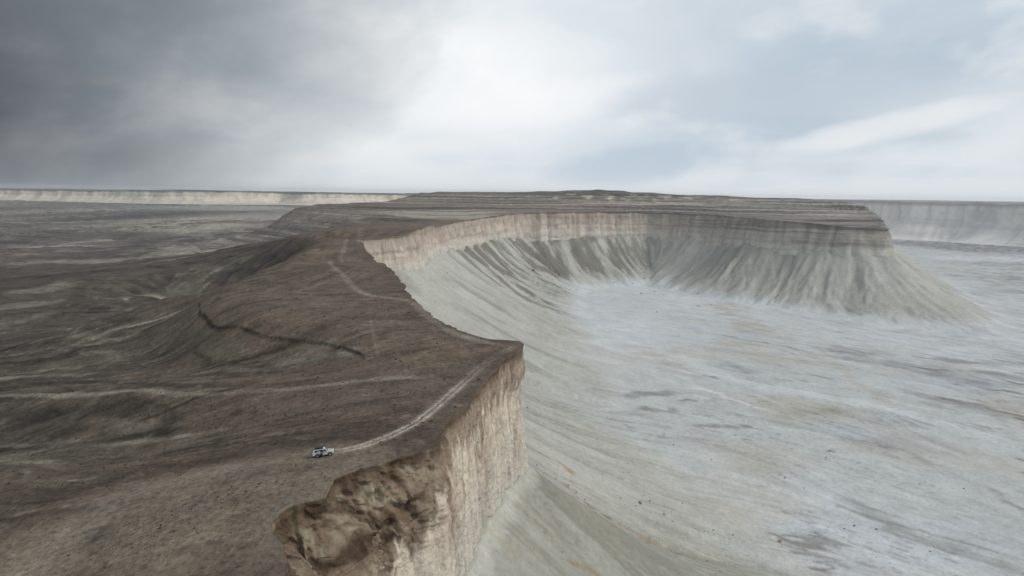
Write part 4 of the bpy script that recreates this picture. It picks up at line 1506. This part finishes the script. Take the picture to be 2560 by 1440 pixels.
def scatter(name, xs, ys, zs, sizes, mat, seed, label, cat, flat=.6):
    """many small angular stones joined into one sheet of rubble"""
    n = len(xs)
    g_ = np.random.default_rng(seed)
    base = np.array([(1, 0, 0), (-.5, .87, 0), (-.5, -.87, 0), (.1, .1, 1.0), (0, 0, -.6)])
    tri = np.array([(0, 1, 3), (1, 2, 3), (2, 0, 3), (1, 0, 4), (2, 1, 4), (0, 2, 4)])
    Vb = base[None] * (1 + .35 * g_.standard_normal((n, 5, 1))) * np.array(sizes)[:, None, None]
    Vb[..., 2] *= flat
    a_ = g_.random(n) * 6.28
    ca, sa = np.cos(a_)[:, None], np.sin(a_)[:, None]
    xx = Vb[..., 0] * ca - Vb[..., 1] * sa
    yy = Vb[..., 0] * sa + Vb[..., 1] * ca
    Vv = np.stack([xx + np.array(xs)[:, None], yy + np.array(ys)[:, None], Vb[..., 2] + np.array(zs)[:, None]], -1).reshape(-1, 3)
    Ff_ = (tri[None] + (np.arange(n) * 5)[:, None, None]).reshape(-1, 3)
    return add(name, make_mesh(name, Vv, Ff_, mat, None, False), kind='stuff', label=label, cat=cat)


g2 = np.random.default_rng(21)
# stones and dry scrub on the plateau
n = 9000
rr_ = 85 + 420 * g2.random(n) ** 1.3
aa_ = np.radians(-38 + 42 * g2.random(n))
xs, ys = rr_ * np.sin(aa_), rr_ * np.cos(aa_)
dd, uu_, id_ = rim_query(xs, ys)
den = fbm(xs / 24, ys / 24, 3, 400) + .5 * fbm(xs / 60, ys / 20, 3, 401)
ok = (dd < -3) & (den > 0.02)
xs, ys = xs[ok], ys[ok]
scatter('scattered_stones', xs, ys, upper(xs.copy(), ys.copy()), .12 + .26 * g2.random(len(xs)) ** 3, flat_mat('dark_stone', tuple(lin(58, 52, 46)), .95, 0, .3), 22,
        'small dark stones and dry tufts strewn over the brown plateau', 'stones')
n = 5200
rr_ = 84 + 330 * g2.random(n) ** 1.2
aa_ = np.radians(-38 + 40 * g2.random(n))
xs, ys = rr_ * np.sin(aa_), rr_ * np.cos(aa_)
dd, uu_, id_ = rim_query(xs, ys)
a = np.array(hit(420, 1310)[:2])
e_ = ((xs - a[0]) / 46) ** 2 + ((ys - a[1]) / 27) ** 2
ok = (dd < -2) & (fbm(xs / 13, ys / 9, 4, 403, .6) > .10) & (e_ + .4 * fbm(xs / 20, ys / 20, 2, 404) > 1.1)
xs, ys = xs[ok], ys[ok]
scatter('dry_scrub', xs, ys, upper(xs.copy(), ys.copy()) - .05, .18 + .42 * g2.random(len(xs)) ** 2, flat_mat('dry_scrub_twigs', tuple(lin(52, 46, 38)), .95, 0, .4), 25,
        'low dark tufts of dry scrub growing in patches on the plateau', 'scrub', .8)
# rubble along the ledge on the spur
P_l = np.array(LEDGE_S)
Ll = np.concatenate([[0], np.cumsum(np.linalg.norm(np.diff(P_l, axis=0), axis=1))])
s_ = g2.random(120) * Ll[-1]
xs = np.interp(s_, Ll, P_l[:, 0]) + g2.normal(0, .7, 120)
ys = np.interp(s_, Ll, P_l[:, 1]) + g2.normal(0, .7, 120)
scatter('ledge_rubble', xs, ys, upper(xs.copy(), ys.copy()), .10 + .3 * g2.random(120) ** 2, flat_mat('ledge_stone', tuple(lin(44, 40, 37)), .95, 0, .3), 23,
        'dark broken rock along the ledge that crosses the spur', 'rubble')
# rubble on the near scree
n = 5200
uu_ = TIP_U - 150 + 210 * g2.random(n)
ds = 12 + 330 * g2.random(n) ** .8
px_ = np.interp(uu_, RU, RC[:, 0]) + np.interp(uu_, RU, RN[:, 0]) * ds
py_ = np.interp(uu_, RU, RC[:, 1]) + np.interp(uu_, RU, RN[:, 1]) * ds
qd = rim_query(px_, py_)
ok = (qd[0] > 10) & (fbm(px_ / 30, py_ / 30, 3, 402) > .02)
px_, py_ = px_[ok], py_[ok]
zz_ = lower(px_, py_)[0]
scatter('scree_rubble', px_, py_, zz_, .18 + .6 * g2.random(len(px_)) ** 4, flat_mat('scree_stone', tuple(lin(128, 120, 104)), .95, 0, .4), 24,
        'small stones strewn over the near scree slope', 'rubble', .8)
print('rocks', round(time.time() - T0, 1))
# ================================================================== the parked car
def car():
    import bmesh
    root = bpy.data.objects.new('parked_car', None)
    COL.objects.link(root)
    root['label'] = 'white off-road car with open dark rear door parked on the plateau track'
    root['category'] = 'car'
    white = flat_mat('car_paint', (.52, .53, .54), .32, 0, .03, 2, .5)
    glass = flat_mat('car_glass', (.012, .014, .016), .08, 0, .1)
    black = flat_mat('car_trim', (.018, .018, .019), .55, 0, .2)
    rubber = flat_mat('car_rubber', (.03, .029, .028), .85, 0, .2)
    alloy = flat_mat('car_alloy', (.42, .43, .44), .35, .7, .1)
    lamp = flat_mat('car_lamp', (.75, .76, .76), .15, 0, .05)
    red = flat_mat('car_tail_lamp', (.25, .02, .02), .25, 0, .1)
    grey = flat_mat('car_decal', (.30, .31, .32), .5, 0, .1)

    def part(name, verts, faces, mat, parent=root, bev=0.0, smooth=False, label=None):
        bm = bmesh.new()
        vv = [bm.verts.new(v) for v in verts]
        for f in faces:
            try:
                bm.faces.new([vv[i] for i in f])
            except ValueError:
                pass
        bmesh.ops.recalc_face_normals(bm, faces=bm.faces)
        if bev:
            bmesh.ops.bevel(bm, geom=list(bm.edges), offset=bev, segments=2, affect='EDGES', clamp_overlap=True)
        me = bpy.data.meshes.new(name)
        bm.to_mesh(me)
        bm.free()
        if smooth:
            me.polygons.foreach_set('use_smooth', [True] * len(me.polygons))
        me.materials.append(mat)
        o = bpy.data.objects.new(name, me)
        COL.objects.link(o)
        o.parent = parent
        if label:
            o['label'] = label
        return o

    def prism(name, poly, y0, y1, mat, parent=root, bev=0.0, y0b=None, y1b=None, zt=None, label=None):
        """side outline (x, z) pushed through the width; above height zt the width narrows to y0b..y1b"""
        n = len(poly)
        vs_, fs = [], []
        zmin, zmax = min(p[1] for p in poly), max(p[1] for p in poly)
        for side in (0, 1):
            for x, z in poly:
                k = 0 if zt is None else max(0, min(1, (z - zt) / (zmax - zt)))
                y = (y0 + (y0b - y0) * k if y0b is not None else y0) if side == 0 else (y1 + (y1b - y1) * k if y1b is not None else y1)
                vs_.append((x, y, z))
        fs.append(list(range(n)))
        fs.append(list(range(2 * n - 1, n - 1, -1)))
        for i in range(n):
            j = (i + 1) % n
            fs.append([i, i + n, j + n, j])
        return part(name, vs_, fs, mat, parent, bev, label=label)

    def box(name, c, sz, mat, parent=root, bev=.01, label=None):
        x, y, z = c
        a_, b_, e = sz[0] / 2, sz[1] / 2, sz[2] / 2
        v = [(x + i * a_, y + j * b_, z + k * e) for i in (-1, 1) for j in (-1, 1) for k in (-1, 1)]
        f = [(0, 1, 3, 2), (4, 6, 7, 5), (0, 4, 5, 1), (2, 3, 7, 6), (0, 2, 6, 4), (1, 5, 7, 3)]
        return part(name, v, f, mat, parent, bev, label=label)

    WF, WR, RW = 1.46, -1.39, .40                    # axles, wheel radius

    def arch(cx, r, z0):
        a0 = math.asin(max(-1, min(1, (z0 - RW) / r)))
        return [(cx + r * math.cos(t), RW + r * math.sin(t)) for t in np.linspace(a0, math.pi - a0, 11)]
    zb = .50
    low = [(2.40, zb + .06), (2.46, .62), (2.44, .92), (2.34, 1.05), (1.25, 1.20), (.95, 1.22), (-2.36, 1.24), (-2.45, 1.10), (-2.47, .62), (-2.40, zb + .06)]
    low += [p for p in reversed(arch(WR, .50, zb))] + [p for p in reversed(arch(WF, .50, zb))]
    body = prism('body', low, -.97, .97, white, bev=.035)
    cab = [(1.15, 1.20), (.42, 1.80), (.20, 1.86), (-1.90, 1.86), (-2.10, 1.80), (-2.40, 1.22)]
    prism('cabin', cab, -.93, .93, white, bev=.03, y0b=-.76, y1b=.76, zt=1.2)
    hood = [(2.36, 1.06), (1.20, 1.235), (1.20, 1.20), (2.36, 1.02)]
    prism('bonnet', hood, -.80, .80, white, bev=.01)
    prism('bonnet_scoop', [(1.95, 1.125), (1.40, 1.245), (1.40, 1.20), (1.95, 1.1)], -.22, .22, grey, bev=.01)
    # windows: thin panes just proud of the cabin
    part('windscreen', [(1.10, -.80, 1.262), (1.10, .80, 1.262), (.47, .70, 1.775), (.47, -.70, 1.775)], [(0, 1, 2, 3)], glass).location.x = .018
    part('rear_window', [(-2.355, -.72, 1.34), (-2.355, .72, 1.34), (-2.14, .66, 1.76), (-2.14, -.66, 1.76)], [(0, 3, 2, 1)], glass).location.x = -.03

    def yside(z):
        return .93 + (.76 - .93) * (z - 1.2) / .66
    for sd in (-1, 1):
        for pts in ([(.92, 1.27), (.36, 1.74), (.02, 1.74), (.02, 1.27)], [(-.08, 1.27), (-.08, 1.74), (-.95, 1.74), (-.95, 1.27)], [(-1.08, 1.27), (-1.08, 1.74), (-1.85, 1.72), (-2.05, 1.27)]):
            if sd == -1 and pts[0][0] == -.08:
                continue
            v = [(x, sd * (yside(z) + .008), z) for x, z in pts]
            part('side_window', v, [(0, 1, 2, 3)], glass)
        d = part('front_door', [(.98, sd * .978, .50), (.98, sd * .978, 1.2), (-.02, sd * .978, 1.2), (-.02, sd * .978, .50)], [(0, 1, 2, 3)], white)
        box('door_handle', (.10, sd * .99, 1.08), (.2, .03, .04), black, d)
        box('side_stripe', (.42, sd * .985, .93), (.62, .012, .05), grey, d, .003)
        box('side_step', (0.03, sd * .97, .42), (1.85, .22, .14), black)
        m = box('wing_mirror', (.78, sd * 1.08, 1.30), (.14, .2, .2), white, bev=.03)
        box('headlight', (2.38, sd * .70, .96), (.12, .36, .16), lamp, bev=.02)
        box('tail_light', (-2.46, sd * .84, 1.02), (.06, .16, .34), red, bev=.015)
        for cx in (WF, WR):
            arc = arch(cx, .50, .44)
            ou = arch(cx, .57, .44)
            n = len(arc)
            yv = sd * .985
            v = [(x, yv, z) for x, z in arc] + [(x, yv, z) for x, z in ou] + [(x, sd * .80, z) for x, z in arc]
            f = [(i, i + 1, n + i + 1, n + i) for i in range(n - 1)] + [(i, i + 1, 2 * n + i + 1, 2 * n + i) for i in range(n - 1)]
            part('arch_flare', v, f, black)
    # rear door on the near side stands open: dark cabin behind it, lining on the swung leaf
    part('door_opening', [(-.06, -.981, .52), (-.06, -.985, 1.2), (-.06, -(yside(1.74) + .02), 1.76), (-.96, -(yside(1.74) + .02), 1.76), (-1.0, -.985, 1.2), (-.86, -.981, .52)],
         [(0, 1, 2, 3, 4, 5)], black, label='dark opening of the rear doorway')
    leaf = [(0, .50), (0, 1.24), (-.05, 1.74), (-.84, 1.74), (-.93, 1.24), (-.78, .50)]
    dr = prism('rear_door', leaf, -.04, .035, black, bev=.01, label='open rear door showing its black lining')
    dr.location = (-.05, -1.0, 0)
    dr.rotation_euler = (0, 0, math.radians(84))
    sk = prism('door_skin', [(-.02, .52), (-.02, 1.2), (-.9, 1.2), (-.76, .52)], -.055, -.042, white, dr)
    # far-side door
    d = part('rear_door', [(-.06, .978, .50), (-.06, .978, 1.2), (-.98, .978, 1.2), (-.84, .978, .50)], [(0, 1, 2, 3)], white)
    box('door_handle', (-.86, .99, 1.08), (.2, .03, .04), black, d)
    # bumpers, grille, rack
    box('front_bumper', (2.44, 0, .60), (.18, 1.86, .26), black, bev=.04)
    box('grille', (2.46, 0, .90), (.04, .92, .22), black, bev=.01)
    box('rear_bumper', (-2.47, 0, .58), (.18, 1.86, .24), black, bev=.04)
    box('tailgate', (-2.475, 0, .95), (.02, 1.4, .46), white, bev=.008)
    rk = box('roof_rack', (-.98, 0, 1.95), (1.95, 1.36, .05), black, bev=.01)
    for sd in (-1, 1):
        box('rack_rail', (-.98, sd * .68, 2.03), (2.0, .04, .05), black, rk)
        for x in (-1.85, -1.0, -.1):
            box('rack_foot', (x, sd * .66, 1.92), (.06, .06, .16), black, rk)
    for x in (-1.8, -1.45, -1.1, -.75, -.4, -.05):
        box('rack_bar', (x, 0, 1.985), (.06, 1.34, .03), black, rk)
    bag = box('roof_box', (-1.35, .05, 2.08), (1.0, 1.1, .2), black, bev=.05)
    box('roof_lamp', (.16, 0, 1.90), (.08, .7, .07), lamp, bev=.02)
    box('underbody', (0, 0, .42), (4.3, 1.5, .26), black, bev=.03)  # chassis box, its black also stands in for the shadow under the car
    # wheels
    for cx in (WF, WR):
        for sd in (-1, 1):
            w = bpy.data.objects.new('wheel', None)
            COL.objects.link(w)
            w.parent = root
            w.location = (cx, sd * .84, RW)
            n = 24
            prof = [(-.13, .24), (-.135, .34), (-.11, .39), (0, RW), (.11, .39), (.135, .34), (.13, .24)]
            v, f = [], []
            for i in range(n):
                t = 2 * math.pi * i / n
                for y, r in prof:
                    v.append((r * math.cos(t), y, r * math.sin(t)))
            k = len(prof)
            for i in range(n):
                for j in range(k - 1):
                    a_ = i * k + j
                    b_ = ((i + 1) % n) * k + j
                    f.append((a_, a_ + 1, b_ + 1, b_))
            part('tyre', v, f, rubber, w, smooth=True)
            v = [(0, sd * .10, 0)]
            f = []
            for i in range(n):
                t = 2 * math.pi * i / n
                y = .09 if (i // 2) % 2 else .11
                v.append((.245 * math.cos(t), sd * y, .245 * math.sin(t)))
            f = [(0, 1 + i, 1 + (i + 1) % n) for i in range(n)]
            part('rim', v, f, alloy, w)
    p = np.array(hit(793, 1144.5))
    q_ = np.array(hit(825.5, 1139.5))
    mid = (p + q_) / 2
    head = math.atan2(q_[1] - p[1], q_[0] - p[0])
    print('car wheelbase', np.linalg.norm(q_ - p), 'head', math.degrees(head))
    off = Vector((-math.sin(head), math.cos(head))) * .84         # the pixels show the near wheels
    cx, cy = mid[0] + off.x, mid[1] + off.y
    hts = []
    for lx, ly in ((WF, .84), (WF, -.84), (WR, .84), (WR, -.84)):
        wx = cx + lx * math.cos(head) - ly * math.sin(head)
        wy = cy + lx * math.sin(head) + ly * math.cos(head)
        hts.append(upper(np.array([wx]), np.array([wy]))[0])
    root.location = (cx, cy, float(np.mean(hts)) - .02)
    pitch = math.atan2((hts[0] + hts[1] - hts[2] - hts[3]) / 2, WF - WR)
    rl = math.atan2((hts[0] + hts[2] - hts[1] - hts[3]) / 2, 1.68)
    root.rotation_euler = (rl, -pitch, head)
    root.scale = (.92, .92, .92)


car()
# ================================================================== haze: still pale air round everything
hz = bpy.data.materials.new('haze_air')
hz.use_nodes = True
hz.node_tree.nodes.clear()
hg = G(hz.node_tree)
pv = hg.n('ShaderNodeVolumePrincipled')
pv.inputs['Color'].default_value = (.90, .93, .96, 1)
pv.inputs['Density'].default_value = 0.000062
pv.inputs['Anisotropy'].default_value = 0.2
ho = hg.n('ShaderNodeOutputMaterial')
hg.put(ho.inputs['Volume'], pv.outputs[0])
hx, hy0, hy1, hz0, hz1 = 12500., -11500., 12500., -260., 96.
hv = np.array([(x, y, z) for z in (hz0, hz1) for y in (hy0, hy1) for x in (-hx, hx)])
hf = np.array([(0, 2, 3, 1), (4, 5, 7, 6), (0, 1, 5, 4), (2, 6, 7, 3), (0, 4, 6, 2), (1, 3, 7, 5)])
add('haze', make_mesh('haze', hv, hf, hz, None, False), kind='stuff', label='pale even haze lying over the whole desert', cat='haze')
print('done', round(time.time() - T0, 1), sum(len(o.data.polygons) for o in bpy.data.objects if o.type == 'MESH'))
